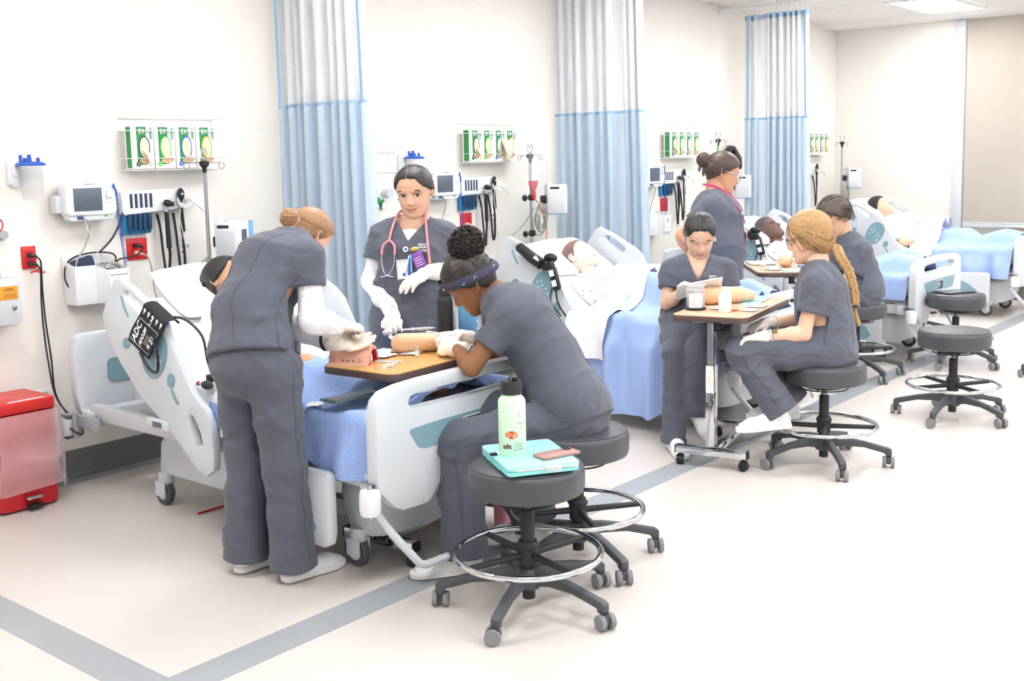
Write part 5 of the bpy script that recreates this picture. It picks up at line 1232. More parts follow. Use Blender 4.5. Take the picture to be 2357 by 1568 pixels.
# ---- D: student with a tablet, sitting on the edge of the second bed
D_ = person('student sitting on the second bed tapping a tablet, black hair parted in the middle', (5.30,-2.15,0),
 dict(pelvis=(5.47,-2.17,.70),waist=(5.475,-2.175,.80),chest=(5.475,-2.19,.93),neck=(5.485,-2.19,1.045),head=(5.452,-2.222,1.165),
  shR=(5.405,-2.065,.975),elR=(5.325,-2.08,.775),wrR=(5.275,-2.235,.865),shL=(5.568,-2.325,.972),elL=(5.555,-2.37,.78),wrL=(5.34,-2.33,.815),
  hipR=(5.40,-2.11,.66),knR=(5.12,-2.265,.53),anR=(5.10,-2.275,.09),hipL=(5.50,-2.26,.66),knL=(5.14,-2.40,.56),anL=(5.155,-2.36,.25)),
 'skinD','lipD',(-.70,-.46,-.55),(-.45,-.3,.8),b=.98,vox=.0075,hem=.09,sleeve=.60,seed=32,vneck=.14,waist=1.0,hs=1.04,wx=1.05)
HM = D_['HM']; r = D_['R']
hair_cap(r,HM,'hairblack',front=.070,temple=.008,back=-.06,thick=.008,part=.004,seed=8,rough=.0012); strands(r,HM,'hairblack',(0,-.105,-.03),210,3,lift=.0075,part=True,front=.070,temple=.010); bun(r,HM,(0,-.115,-.03),.038,'hairblack',7)
eyes(r,HM,closed=True)
for s in (-1,1): MB().ell((s*.080,-.006,-.045),(.006,.008,.011),10,8,M=HM).build('earring','paper',r)
hand(r,(5.288,-2.24,.878),(-.35,-.85,.02),(0,-.1,-1),'R',(34,38,40,42),20,.5,back=(.5,.8,-.15),cuff=.02)
hand(r,(5.33,-2.325,.825),(-.55,.55,.25),(-.2,.1,1),'L',(25,25,28,30),15,.6,back=(.85,-.2,-.2),cuff=.05)
shoe(r,(5.075,-2.285,.078),(-.55,-.55,0),.98); shoe(r,(5.135,-2.365,.235),(-.10,-.55,-.62),.98,up=(-.7,-.2,.5))
MB().cyl((5.155,-2.36,.30),(5.145,-2.362,.22),.044,.040,n=16).build('sock','sock',r)
# ---- E: student with the blond braid on a rolling stool
E_ = person('seated student with long blond braid and glasses, seen from behind', (5.31,-3.03,0),
 dict(pelvis=(5.325,-3.03,.625),waist=(5.335,-3.02,.755),chest=(5.345,-2.995,.90),neck=(5.352,-2.97,1.05),head=(5.345,-2.93,1.178),
  shL=(5.185,-3.035,.965),elL=(5.125,-3.005,.705),wrL=(5.02,-2.845,.69),shR=(5.54,-2.93,.955),elR=(5.46,-2.82,.71),wrR=(5.28,-2.74,.72),
  hipL=(5.245,-3.075,.60),knL=(4.975,-2.74,.61),anL=(5.03,-2.912,.345),hipR=(5.40,-2.985,.60),knR=(5.17,-2.69,.60),anR=(5.255,-2.86,.345)),
 'skinE','lipM',(-.34,.91,-.22),(-.06,.2,1),b=1.03,vox=.007,hem=.14,sleeve=.60,wide=1.05,seed=42,vneck=0,waist=1.05,hs=1.10)
HM = E_['HM']; r = E_['R']
hair_cap(r,HM,'hairblond',front=.070,temple=.01,back=-.105,thick=.013,seed=10,rough=.0022)
strands(r,HM,'hairblond',(.012,-.10,-.085),260,5,lift=.0125,spread=.02,low=-.07)
PB = cr([xf(HM,[(0.012,-.105,-.075)])[0],(5.372,-3.085,1.075),(5.388,-3.128,.995),(5.394,-3.155,.895),(5.392,-3.162,.825)],5)
br = MB(); n = len(PB)
for i in range(0,n-1):
    t = i/(n-1); p = PB[i]; d = nz(PB[min(i+1,n-1)]-PB[max(i-1,0)]); sd = nz(np.cross(d,(.77,.64,0.))); w = .024*(1-.35*t)
    for q in (-1,1):
        br.ell((0,0,0),(w*.62,w*.55,w*1.05),10,8,M=frame(p+sd*q*w*.55*(1 if i%2 else .75)+d*(q*.004),sd,np.cross(d,sd)) @ Matrix.Rotation(q*.55,4,'Y'))
br.build('braid','hairblond',r,kind='stuff',ang=180)
MB().torus(.013,.005,16,8,frame(PB[-1],(.77,.64,0),(-.6,.7,0))).build('hair_tie','black',r)
tl = MB(); rr = random.Random(4)
for i in range(26): a,b_ = rr.uniform(-1,1),rr.uniform(-1,1); q = PB[-1]; tl.tube(cr([q,q+np.array((.006*a,.006*b_,-.04)),q+np.array((.02*a+.006,.02*b_-.006,-.085-.02*abs(b_)))],4),[.004]*8+[.001],5)
tl.build('braid_end','hairblond',r,kind='stuff')
gl = MB()
for s in (-1,1):
    gl.tube([(s*.034+.024*math.cos(t),.105,-.004+.019*math.sin(t)) for t in np.linspace(0,2*PI,20,endpoint=False)],.0016,5,closed=True,M=HM); gl.tube([(s*.058,.104,.004),(s*.078,.06,.006),(s*.082,-.005,.002)],.0016,5,M=HM)
gl.tube([(-.010,.107,0),(0,.109,.002),(.010,.107,0)],.0015,5,M=HM).build('glasses','blackm',r)
hand(r,(5.01,-2.83,.688),(-.55,.70,-.08),(-.15,-.1,-1),'L',(22,24,26,28),18,.35,back=(.5,-.75,.1),cuff=.02)
hand(r,(5.265,-2.73,.722),(-.75,.30,-.15),(0,0,-1),'R',(30,32,34,36),20,.4,back=(.75,-.3,-.05),cuff=.03)
MB().torus(.030,.005,24,8,frame((5.045,-2.87,.692),(.8,.6,0),(0,.1,1))).build('wrist_watch','blackm',r); MB().cyl((5.035,-2.893,.715),(5.033,-2.899,.722),.013,n=14).build('watch_face','gold',r)
shoe(r,(5.02,-2.90,.300),(-.72,.60,-.02),1.02,up=(.05,0,1)); shoe(r,(5.245,-2.845,.302),(-.72,.60,.05),1.02)
for p,q in (((5.03,-2.912,.36),(5.022,-2.902,.295)),((5.255,-2.86,.36),(5.246,-2.847,.30))): MB().cyl(p,q,.046,.042,n=18).build('sock','sock',r)
# ---- F: standing student in clear glasses, profile
F_ = person('standing student in clear glasses with brown bun and pink stethoscope, in profile', (6.46,-1.75,0),
 dict(pelvis=(6.455,-1.765,.88),waist=(6.475,-1.765,1.0),chest=(6.495,-1.745,1.205),neck=(6.50,-1.73,1.365),head=(6.545,-1.76,1.490),
  shR=(6.345,-1.80,1.285),elR=(6.235,-1.64,1.085),wrR=(6.36,-1.63,.96),shL=(6.635,-1.665,1.285),elL=(6.72,-1.70,1.05),wrL=(6.70,-1.82,.92),
  hipR=(6.36,-1.80,.82),knR=(6.38,-1.80,.46),anR=(6.40,-1.80,.09),hipL=(6.53,-1.72,.82),knL=(6.54,-1.72,.46),anL=(6.55,-1.72,.09)),
 'skinF','lipM',(.66,-.68,-.27),(.2,-.2,1),b=1.18,vox=.008,hem=.20,sleeve=.60,seed=52,vneck=.12,waist=1.22,hs=1.12,bustk=1.15)
HM = F_['HM']; r = F_['R']
hair_cap(r,HM,'hairbrown',front=.070,temple=.022,back=-.07,thick=.012,seed=11,rough=.0015); strands(r,HM,'hairbrown',(0,-.11,.045),200,4,lift=.011,spread=.01); bun(r,HM,(0,-.125,.045),.045,'hairbrown',8)
for i in range(5): a = 2*PI*i/5; MB().ell((.016*math.cos(a),0,.016*math.sin(a)),(.012,.006,.012),10,8,M=HM @ T(-.045,-.125,.0)).build('hair_clip','bluedk2',r)
eyes(r,HM)
gl = MB()
for s in (-1,1):
    gl.tube([(s*.034+.026*math.cos(t),.106,-.004+.018*math.sin(t)) for t in np.linspace(0,2*PI,20,endpoint=False)],.0028,6,closed=True,M=HM); gl.tube([(s*.060,.104,.006),(s*.080,.06,.010),(s*.084,-.008,.008)],.003,6,M=HM)
gl.build('glasses','clearfr',r)
# ---- G: male student bending down beside the third bed
G_ = person('seated male student with short brown hair, partly hidden by the braided student', (7.60,-2.27,0),
 dict(pelvis=(7.60,-2.29,.64),waist=(7.60,-2.26,.76),chest=(7.595,-2.215,.90),neck=(7.575,-2.175,1.03),head=(7.515,-2.135,1.155),
  shL=(7.49,-2.33,.93),elL=(7.40,-2.26,.68),wrL=(7.30,-2.06,.76),shR=(7.70,-2.08,.94),elR=(7.60,-1.95,.74),wrR=(7.40,-1.95,.80),
  hipL=(7.53,-2.34,.60),knL=(7.27,-2.06,.58),anL=(7.30,-2.12,.10),hipR=(7.66,-2.22,.60),knR=(7.42,-1.93,.58),anR=(7.45,-2.0,.10)),
 'skinG','lipM',(-.74,.42,-.50),(-.40,.25,.86),b=1.05,vox=.009,hem=.10,sleeve=.66,seed=62,vneck=.05,waist=1.05,hs=1.12)
HM = G_['HM']; r = G_['R']
hair_cap(r,HM,'hairman',front=.060,temple=.028,back=-.075,thick=.020,seed=12,rough=.009)
tufts(r,HM,'hairman',520,3)
hand(r,(7.285,-2.05,.765),(-.8,.3,.1),(0,0,-1),'L',(30,30,32,34),20,.4,back=(.6,-.6,-.1),cuff=.03,vox=.004)
shoe(r,(7.28,-2.12,.078),(-.7,.6,0)); shoe(r,(7.43,-2.0,.078),(-.7,.6,0))

# ---- garment seams
def seams(Pn, side):
    J, lat, sp, fw = Pn['J'], Pn['lat'], Pn['sp'], Pn['fwd']
    for s in (-1, 1):
        a = J['neck']-sp*.06-fw*.09+lat*s*.10; seam(Pn, 'top', [[a, J['chest']-fw*.14+lat*s*.085, J['waist']-fw*.14+lat*s*.07, J['pelvis']-fw*.16+lat*s*.08]])
    sd = lat*side
    if Pn is A: seam(Pn, 'top', [[J['chest']+sd*.2-sp*.02, J['waist']+sd*.2, J['pelvis']+sd*.22]])
    k = 'L' if side > 0 else 'R'
    if 'tro' in Pn:
        out = np.array(nz(J['hipL']-J['hipR']))*side
        seam(Pn, 'tro', [[J['hip'+k]+out*.15, (J['hip'+k]+J['kn'+k])/2+out*.13, J['kn'+k]+out*.12, (J['kn'+k]+J['an'+k])/2+out*.12, J['an'+k]+out*.12]])
for Pn, sd in ((A, -1), (C_, 1), (E_, 1), (G_, 1)): seams(Pn, sd)
mat('hairM2','8a6f66',.6)
mat('hairM3','4d4a4c',.7)
mat('greendark','4a6460',.4)
mat('cuffblack','24262b',.85,bump=.15,bscale=500)
mat('aqualid','a8ece8',.3)
mat('redor','d9472f',.5)
mat('brownpr','6b3b45',.6)
mat('mintln','5f6f5f',.5)
mat('purple','8a4fa8',.4)
# ================================================================ bedding
def zbase(y): return .63 if y < -1.33 else .63+(y+1.33)*.673
def bump_fn(seed, legs=.12, knees=0, hump=.06):
    rs = np.random.RandomState(seed); ks = rs.normal(size=(8, 2))*np.array([9, 7]); ph = rs.uniform(0, 6, 8)
    def f(x, y):
        w = min(1, max(0, (-y-1.0)/.3)); L = legs*(1+.25*math.exp(-((y+2.2)/.10)**2)+knees*math.exp(-((y+1.75)/.22)**2)-.25*math.exp(-((y+1.98)/.1)**2))
        h = hump*math.exp(-(x/.27)**4)*min(1,max(0,(y+1.95)/.35))+L*(math.exp(-((x-.10)/.085)**4)+math.exp(-((x+.10)/.085)**4)*.95+.55*math.exp(-(x/.10)**2)*.6)
        for k, p in zip(ks, ph): h += .010*max(0, math.sin(k[0]*x+k[1]*y+p+1.5*math.sin(3*y+p)))**2
        return h*w
    return f
def cover(name, xc, y0, y1, dl, dr, m, label, seed, lift=.012, legs=.12, nu=90, nv=110, hwid=.455, cat='blanket', wav=.020, zmin=.02, edge=.0, knees=0, top=None, hump=.06):
    """a sheet laid over the bed; dl/dr give the overhang on each side as a function of y"""
    bf = bump_fn(seed, legs, knees, hump); rs = np.random.RandomState(seed+5); P = []
    for i in range(nu):
        t = i/(nu-1); row = []
        for j in range(nv):
            u = 2*j/(nv-1)-1
            ysk = y0+(y1-y0)*t+edge*u*(1-t)
            a, b_ = dl(ysk), dr(ysk); s = u*(hwid+(a if u < 0 else b_)); sx = abs(s)
            zt = zbase(ysk) if top is None else top(ysk); R = .035
            if sx < hwid-R: x = s; z = zt+lift+bf(s, ysk)
            else:
                q = sx-(hwid-R); arc = R*PI/2; sg = 1 if s > 0 else -1
                if q < arc: an = q/R; x = sg*(hwid-R+R*math.sin(an)); z = zt+lift-R*(1-math.cos(an))+bf(s*.97, ysk)*max(0, 1-q/arc)
                else:
                    dn = q-arc; k = min(1, dn/.12)
                    x = sg*(hwid+wav*k*(1+math.sin(ysk*23+seed+2*dn)+.5*math.sin(ysk*41+1))+.05*dn); z = zt+lift-R-dn
            row.append((xc+x, ysk+.006*math.sin(u*9+seed)*t, max(z, zmin+.002*math.sin(ysk*30))))
        P.append(row)
    return MB().grid(P).build(name, m, None, ang=180, label=label, cat=cat)
c1, c2, c3, c4 = BX
cover('blanket', c1, -1.44, -2.40, lambda y: .12+.09*min(1,max(0,(-y-1.9)/.25)), lambda y: .10, 'blanket', 'light blue herringbone blanket on the nearest bed', 3, legs=.045, wav=.018, edge=-.05)
cover('bed_sheet', c1, -1.08, -1.52, lambda y: .17, lambda y: .12, 'sheet', 'white sheet folded over at the top of the herringbone blanket', 4, lift=.020, legs=.06, nu=40, cat='sheet', wav=.008, hump=.17)
cover('blanket', c2, -1.50, -2.40, lambda y: .54-.30*max(0,(-y-1.98)/.42)-.22*max(0,(y+1.66)/.16), lambda y: .12, 'blanket2', 'light blue blanket of the second bed trailing almost to the floor', 8, legs=.13, wav=.030, zmin=.06, edge=-.10, knees=.1, hwid=.555, hump=.08)
cover('bed_sheet', c2, -1.40, -1.66, lambda y: .24-.5*max(0,(y+1.5)), lambda y: .12, 'sheet', 'white top sheet turned down over the blanket of the second bed', 9, lift=.030, legs=.135, nu=40, cat='sheet', wav=.02, edge=-.06, hwid=.60, hump=.09)
cover('blanket', c3, -1.55, -2.40, lambda y: .14, lambda y: .1, 'blanket2', 'rumpled light blue blanket at the foot of the third bed', 13, legs=.11, wav=.02)
cover('blanket', c4, -1.48, -2.40, lambda y: .24, lambda y: .1, 'blanket2', 'light blue blanket on the farthest bed', 17, legs=.11, wav=.03, edge=-.05)
cover('bed_sheet', c4, -1.44, -1.66, lambda y: .2, lambda y: .1, 'sheet', 'white sheet bulging over the waist of the farthest dummy', 18, lift=.03, legs=.13, hump=.12, nu=40, cat='sheet', wav=.02)
def pillow(xc, yc, zc, label, w=.30, d=.19, h=.055, tilt=.59):
    P = []; n, k = 26, 18
    M = T(xc, yc, zc) @ Matrix.Rotation(tilt, 4, 'X'); vs = []
    for sgn in (1, -1):
        rows = []
        for i in range(n):
            u = 2*i/(n-1)-1; row = []
            for j in range(k):
                v = 2*j/(k-1)-1; e = (max(0, 1-u**4)*max(0, 1-v**4))**.5
                row.append((u*w*(1-.06*v*v), v*d*(1-.08*u*u), sgn*h*e+.006*math.sin(7*u+3*v)*e))
            rows.append(row)
        P.append(rows)
    mb = MB(); mb.grid(P[0], M=M); mb.grid(P[1], M=M)
    return mb.build('pillow', 'pillow', None, ang=180, label=label, cat='pillow')
pillow(c1+.02, -.83, 1.01, 'white pillow under the black-haired dummy on the nearest bed')
pillow(c2+.05, -.89, .945, 'white pillow under the dummy in the dotted gown', h=.045)
pillow(c3, -.92, .955, 'white pillow under the dark-skinned dummy', h=.05)
pillow(c4, -.86, 1.0, 'white pillow under the farthest dummy', h=.06)

# ================================================================ training manikins
_g = mat('gowndot', 'f3f2f3', .85); _nt = _g.node_tree; _tc = _nt.nodes.new('ShaderNodeTexCoord'); _vo = _nt.nodes.new('ShaderNodeTexVoronoi'); _vo.inputs['Scale'].default_value = 34; _vo.inputs['Randomness'].default_value = .25
_nt.links.new(_tc.outputs['Object'], _vo.inputs['Vector']); _rp = _nt.nodes.new('ShaderNodeValToRGB'); _rp.color_ramp.elements[0].color = lin('8e93a8'); _rp.color_ramp.elements[0].position = .19; _rp.color_ramp.elements[1].color = lin('f3f2f3'); _rp.color_ramp.elements[1].position = .23
_nt.links.new(_vo.outputs['Distance'], _rp.inputs[0]); _nt.links.new(_rp.outputs[0], _nt.nodes['Principled BSDF'].inputs['Base Color'])
def manikin(label, xc, yh, zh, skin, hair, gown, seed, hs=1.05, turn=0, vox=.009, hairkw=None, wz=0, tuck=True):
    R = thing('training_manikin', (xc, yh-.4, .64), label, 'manikin')
    ub = nz((0, -.83, -.557)); nb = nz((0, -.557, .83)); head = np.array((xc, yh, zh))
    face = nz(nb*.93+np.array((turn, -.22, 0))); up = -ub
    HM = headframe(head, face, up, hs)
    neck = head+ub*.165-nb*.03; chest = neck+ub*.17-nb*.005; pel = chest+ub*.22-nb*.02; hipy = np.array((xc, pel[1]-.14, .74))
    lat = np.array((1., 0, 0)); S = SDF(.03)
    S.chain([hipy, pel, chest, neck+ub*.05], [(.14,.09),(.14,.09),(.15,.095),(.09,.06)], lat); S.seg(neck+ub*.06, head+ub*.04-nb*.02, .052, .05)
    arms = {}
    for s, nm in ((-1, 'L'), (1, 'R')):
        sh = neck+ub*.06+lat*s*.18; el = sh+ub*.22+lat*s*.05; el[2] = zbase(el[1])+.045; wr = np.array((el[0]-s*.02, el[1]-.22, max(zbase(el[1]-.22)+.035, wz)))
        S.seg(neck+ub*.05, sh, .05, .048); S.chain([sh, el, wr], [.047, .038, .027]); arms[nm] = (sh, el, wr)
        if tuck: S.p.pop()
        if tuck == 2: S.p.pop(); S.seg(sh, sh+(el-sh)*.5, .047, .04)
        if tuck: continue
        for q in range(4): 
            o = lat*(q-1.5)*.016*1; f0 = wr+np.array((0,-.06,-.0))+o; S.seg(wr+np.array((0,-.02,0))+o*.7, f0, .017, .012, k=.012); S.seg(f0, f0+np.array((0,-.06,-.012)), .0105, .008, k=.008)
        S.seg(wr+np.array((0,-.02,0)), wr+np.array((-s*.035,-.07,.01)), .013, .009, k=.01)
    for s in (-1, 1): S.chain([hipy+lat*s*.09, (xc+s*.10, -1.85, .66), (xc+s*.10, -2.22, .655), (xc+s*.10,-2.25,.665)], [.07, .032, .026, .022])
    body_mesh(R, S, HM, skin, skin if skin != 'skinM2' else 'lipM', vox)
    Tp = SDF(.04); Tp.chain([hipy, pel, chest, neck+ub*.075], [(.175,.125),(.175,.12),(.175,.12),(.12,.075)], lat)
    for nm, (sh, el, wr) in arms.items(): Tp.seg(neck+ub*.06, sh, .058, .062); Tp.seg(sh, sh+(el-sh)*.6, .064, .066)
    w1 = folds(seed, .006, (.05, .14), 7)
    V, F = Tp.mesh(.0085, lambda P, dv: np.maximum(dv, .06-np.linalg.norm((P-neck)-((P-neck)@ub)[:, None]*ub, axis=1)*np.where((P-neck)@ub > .06, 9, 1)), w1); V = relax(V, F, 1); meshobj('gown', V, F, gown, R)
    if hair: hair_cap(R, HM, hair, seed=seed, **(hairkw or dict(front=.06, temple=.03, back=-.06, thick=.008)))
    eyes(R, HM, closed=True, brow=None)
    return R, HM
r, HM = manikin('black-haired dummy lying on the nearest bed behind the bending student', c1, -.93, 1.045, 'skinM1', 'hairblack', 'gown', 3, turn=.5, tuck=2, hairkw=dict(front=.055, temple=.0, back=-.09, thick=.016, rough=.003))
lh = MB(); rr = random.Random(8)
for i in range(40):
    a = rr.uniform(-1,1); q = xf(HM, [(.075*a,-.085+.02*rr.random(),.03*rr.random()),(.10*a,-.10,-.05),(.11*a-.03,-.085,-.12-.04*rr.random())]); lh.tube(cr(q,5),[.010]*8+[.007]*2+[.003],5)
lh.build('long_hair','hairblack',r,kind='stuff',ang=180)
manikin('pale dummy with brown painted hair in a dotted gown on the second bed', c2, -1.02, .945, 'skinM2', 'hairM2', 'gowndot', 5, turn=.25, hairkw=dict(front=.062, temple=.035, back=-.05, thick=.003, rough=.0008))
manikin('dark-skinned dummy in a pale gown on the third bed', c3, -1.03, .955, 'skinM3', 'hairM3', 'gowndot', 7, turn=.1, tuck=False, hairkw=dict(front=.06, temple=.035, back=-.05, thick=.004))
manikin('dummy with short black hair in a light blue gown on the farthest bed', c4, -.95, 1.02, 'skinM4', 'hairblack', 'gownblue', 9, turn=.1, tuck=False, hairkw=dict(front=.05, temple=.02, back=-.07, thick=.014, rough=.003))

# ================================================================ things on the tables, beds and stools
def lathing(name, prof, x, y, z, m, n=24): pass
def at(x, y, z, a=0): return T(x, y, z) @ RZ(math.radians(a))
mat('pinkpad','f0bba8',.5,sss=.1); mat('reddark','c3303a',.5); mat('armpad','efc59c',.5,sss=.1); mat('mint','d5f2d4',.45); mat('aqua','8fe3e0',.35); mat('phone','a87f78',.4); mat('bottleblk','26272b',.45); mat('pinkbottle','e79aa6',.4)
TZ = .80
R = thing('injection_pad', (2.97,-2.03,TZ), 'pink saddle-shaped injection practice pad on the table end', 'pad')
M = at(2.975,-2.045,TZ,-62); P = []
for x in np.linspace(-.085,.085,14):
    e = 1-.05*(abs(x)/.085)**4; o = [( x, (.062*e)*math.cos(a), .075*e*math.sin(a)) for a in np.linspace(0,PI,18)]; i_ = [(x,(.050*e)*math.cos(a),.060*e*math.sin(a)) for a in np.linspace(PI,0,18)]
    P.append([(p[0],p[1]+(.012 if p[2]<.01 else 0)*(1 if p[1]>0 else -1),p[2]) for p in o+i_])
g = MB().grid(P,wv=True,M=M); 
for r_ in (P[0],P[-1]): g.raw(r_,[(k,k+1,34-k,35-k) for k in range(17)],M)
g.build('skin_cover','pinkpad',R)
MB().grid([[(x,.048*math.cos(a),.057*math.sin(a)) for a in np.linspace(0,PI,14)] for x in (-.088,.088)],M=M).bx(-.088,.088,-.066,.066,0,.006,M=M).build('red_base','reddark',R)
for x in (-.05,.05): MB().lathe([(0,0),(.009,0),(.008,.004),(0,.005)],14,M @ T(x,-.066,.022) @ Matrix.Rotation(PI/2,4,'X')).build('fastener','orange3',R)
for x in (-.022,0,.022): MB().cyl((x,-.0655,.018),(x,-.069,.018),.0035,n=8,M=M).build('eyelet','dsteel',R)
def syringe(x, y, z, a, label, hub='orange', tilt=0, s=1.0):
    R = thing('syringe', (x,y,z), label, 'syringe'); M = T(x,y,z) @ RZ(math.radians(a)) @ Matrix.Rotation(-math.radians(tilt),4,'Y') @ Matrix.Scale(s,4)
    MB().cyl((-.035,0,0),(.035,0,0),.0055,n=12,M=M).build('barrel','clear2',R); MB().cyl((-.075,0,0),(-.02,0,0),.0035,n=8,M=M).bx(-.079,-.076,-.008,.008,-.008,.008,M=M).bx(-.037,-.034,-.011,.011,-.006,.006,M=M).build('plunger','white',R)
    MB().cyl((.035,0,0),(.05,0,0),.004,.003,n=8,M=M).build('needle_hub',hub,R); MB().cyl((.05,0,0),(.085,0,0),.0012,n=6,M=M).build('needle','steel',R); return R
s_ = syringe(2.955,-2.075,.915,0,'syringe with orange needle guard held over the pink pad',tilt=-70,s=.8)
MB().bx(-.007,.007,-.004,.004,-.035,.0,.002,M=T(2.965,-2.085,.885)).build('needle_guard','orange4',s_)
syringe(3.02,-2.235,TZ+.008,20,'capped syringe lying near the table corner',hub='white',s=1.2)
syringe(3.47,-1.95,.865,-35,'white safety syringe held by the smiling student',hub='white',s=1.15)
syringe(3.31,-2.20,.885,160,'white safety syringe in the hand of the curly-haired student',hub='white',tilt=15,s=1.1)
def vial(x, y, z, h, r, label, cap='silver', band='greenl'):
    R = thing('medicine_vial', (x,y,z), label, 'vial'); M = T(x,y,z)
    MB().lathe([(0,0),(r,0),(r,h*.66),(r*.85,h*.74),(r*.45,h*.78),(r*.45,h*.86)],18,M).build('glass','clear2',R); MB().lathe([(r*.6,h*.84),(r*.62,h),(0,h)],16,M).lathe([(0,h*.84),(r*.6,h*.84)],16,M).build('cap',cap,R)
    MB().lathe([(r*1.02,h*.12),(r*1.02,h*.6)],18,M).build('label','paper',R); MB().lathe([(r*1.04,h*.14),(r*1.04,h*.26)],18,M).build('label_band',band,R); return R
vial(2.985,-2.125,TZ,.062,.0135,'vial with green label standing before the pink pad'); vial(3.205,-2.18,TZ,.042,.009,'small clear vial before the beige arm pad',band='paper')
R = thing('arm_pad', (3.32,-2.08,TZ), 'beige injection practice arm on the near table', 'pad')
f = SDF(.02); f.seg((3.235,-2.055,TZ+.042),(3.40,-2.17,TZ+.038),(.052,.042),(.046,.038),(.57,.82,0)); f.seg((3.40,-2.17,TZ+.038),(3.47,-2.215,TZ+.032),(.046,.038),(.036,.032),(.57,.82,0))
V,F = f.mesh(.005,lambda P,d: np.maximum(d,-(P[:,2]-TZ-.001))); V = relax(V,F,2); meshobj('foam_arm',V,F,'armpad',R)
def crumple(x, y, z, s, label, seed, m='paper', h=.35, name='gauze', cat='gauze', n=16):
    rs = np.random.RandomState(seed); k = rs.normal(size=(7,2))*14/s*.05; ph = rs.uniform(0,6,7); P = []
    ang = rs.uniform(0,3)
    for i in range(n):
        row = []
        for j in range(n):
            u,v = 2*i/(n-1)-1, 2*j/(n-1)-1; a = u*math.cos(ang)-v*math.sin(ang); b = u*math.sin(ang)+v*math.cos(ang)
            hh = sum(abs(math.sin(kk[0]*20*u+kk[1]*20*v+p)) for kk,p in zip(k,ph))/7*s*h*(1-.5*max(abs(u),abs(v)))
            row.append((x+a*s*(1-.2*rs.rand()*.3),y+b*s*.8,z+.002+hh))
        P.append(row)
    return MB().grid(P).build(name,m,None,ang=25,label=label,cat=cat)
crumple(3.13,-2.06,TZ,.050,'crumpled white gauze wrapper beside the pink pad',1); crumple(3.20,-1.99,TZ,.058,'open white gauze packet behind the vials',2); crumple(3.24,-2.11,TZ,.045,'white paper wrapper against the beige arm pad',3,h=.25)
R = thing('alcohol_wipe', (3.26,-1.97,TZ), 'alcohol wipe packet with blue print leaning on the gauze', 'packet'); MB().bx(-.028,.028,-.028,.028,0,.003,.001,M=T(3.265,-1.985,TZ+.045) @ RZ(.6) @ Matrix.Rotation(.7,4,'X')).build('packet','paper',R); MB().bx(-.010,.010,-.008,.008,.0031,.0036,M=T(3.265,-1.985,TZ+.045) @ RZ(.6) @ Matrix.Rotation(.7,4,'X')).build('print','blue',R)
MB().bx(-.02,.02,-.05,.05,0,.004,.001,M=at(3.05,-2.15,TZ+.001,20)).build('syringe_wrapper','clear2',None,label='flat clear syringe wrapper beside the green-labelled vial',cat='wrapper')
def bottle(name, x, y, z, h, r, m, cap, label, loop=True):
    R = thing(name, (x,y,z), label, 'bottle'); M = T(x,y,z)
    MB().lathe([(0,0),(r*.93,0),(r,.008),(r,h*.72),(r*.93,h*.76),(r*.72,h*.80),(r*.70,h*.83),(0,h*.83)],32,M).build('flask',m,R)
    MB().lathe([(0,h*.825),(r*.78,h*.825),(r*.78,h*.97),(r*.72,h),(0,h)],28,M).build('cap',cap,R)
    if loop: MB().tube([(r*.5,-r*.1,h),(r*.2,0,h*1.04),(-r*.5,.0,h*1.03),(-r*1.05,0,h*.99),(-r*1.0,0,h*.90),(-r*.78,0,h*.86)],.005,8,M=M @ RZ(-2.4)).build('carry_loop',cap,R)
    MB().bx(-.006,.006,-r*.5,r*.2,h,h+.014,.004,M=M @ RZ(.4)).build('straw_spout',cap,R)
    return R
bottle('water_bottle',3.555,-2.015,TZ,.255,.0375,'bottleblk','bottleblk','black water bottle standing on the near table')
_m = mat('ombre','6fd0e6',.35); _nt = _m.node_tree; _tc = _nt.nodes.new('ShaderNodeTexCoord'); _sx = _nt.nodes.new('ShaderNodeSeparateXYZ'); _nt.links.new(_tc.outputs['Object'],_sx.inputs[0]); _mr = _nt.nodes.new('ShaderNodeMapRange'); _mr.inputs[2].default_value = .25; _nt.links.new(_sx.outputs['Z'],_mr.inputs[0]); _rp = _nt.nodes.new('ShaderNodeValToRGB'); _e = _rp.color_ramp.elements; _e[0].color = lin('31509c'); _e[1].color = lin('74e3ee'); _k = _e.new(.5); _k.color = lin('5fa8e0'); _nt.links.new(_mr.outputs[0],_rp.inputs[0]); _nt.links.new(_rp.outputs[0],_nt.nodes['Principled BSDF'].inputs['Base Color'])
R = bottle('water_bottle',3.615,-2.10,TZ,.29,.043,'ombre','gold','blue ombre water bottle with time marks beside the black bottle',False)
for i in range(5): MB().bx(-.008,.008,-.0008,.0008,-.0035,.0035,M=T(3.615,-2.10,TZ+.06+.033*i) @ RZ(math.radians(25)) @ T(0,-.0434,0)).build('hour_mark','paper',R)
# second table
R = thing('specimen_jar',(5.02,-2.42,TZ),'clear jar with a paper note at the far corner of the LAB 2 table','jar'); M = T(5.03,-2.44,TZ)
MB().lathe([(0,0),(.047,0),(.05,.006),(.05,.10),(.046,.11),(.047,.13),(.044,.13),(.043,.11),(.047,.10),(.047,.008),(0,.005)],28,M).build('glass','clear',R); MB().bx(-.036,.036,-.002,.002,.008,.085,M=M @ RZ(-.75)).build('paper_note','paper',R); MB().lathe([(0,.0),(.053,.0),(.053,.014),(.051,.014),(.051,.002),(0,.002)],24,M).build('jar_lid','black',R); MB().torus(.0475,.003,28,8,M @ T(0,0,.131)).torus(.049,.0022,28,6,M @ T(0,0,.108)).build('jar_rim','clear2',R)
R = thing('squeeze_bottle',(5.03,-2.6,TZ),'white plastic bottle in the middle of the LAB 2 table','bottle'); M = T(5.035,-2.61,TZ)
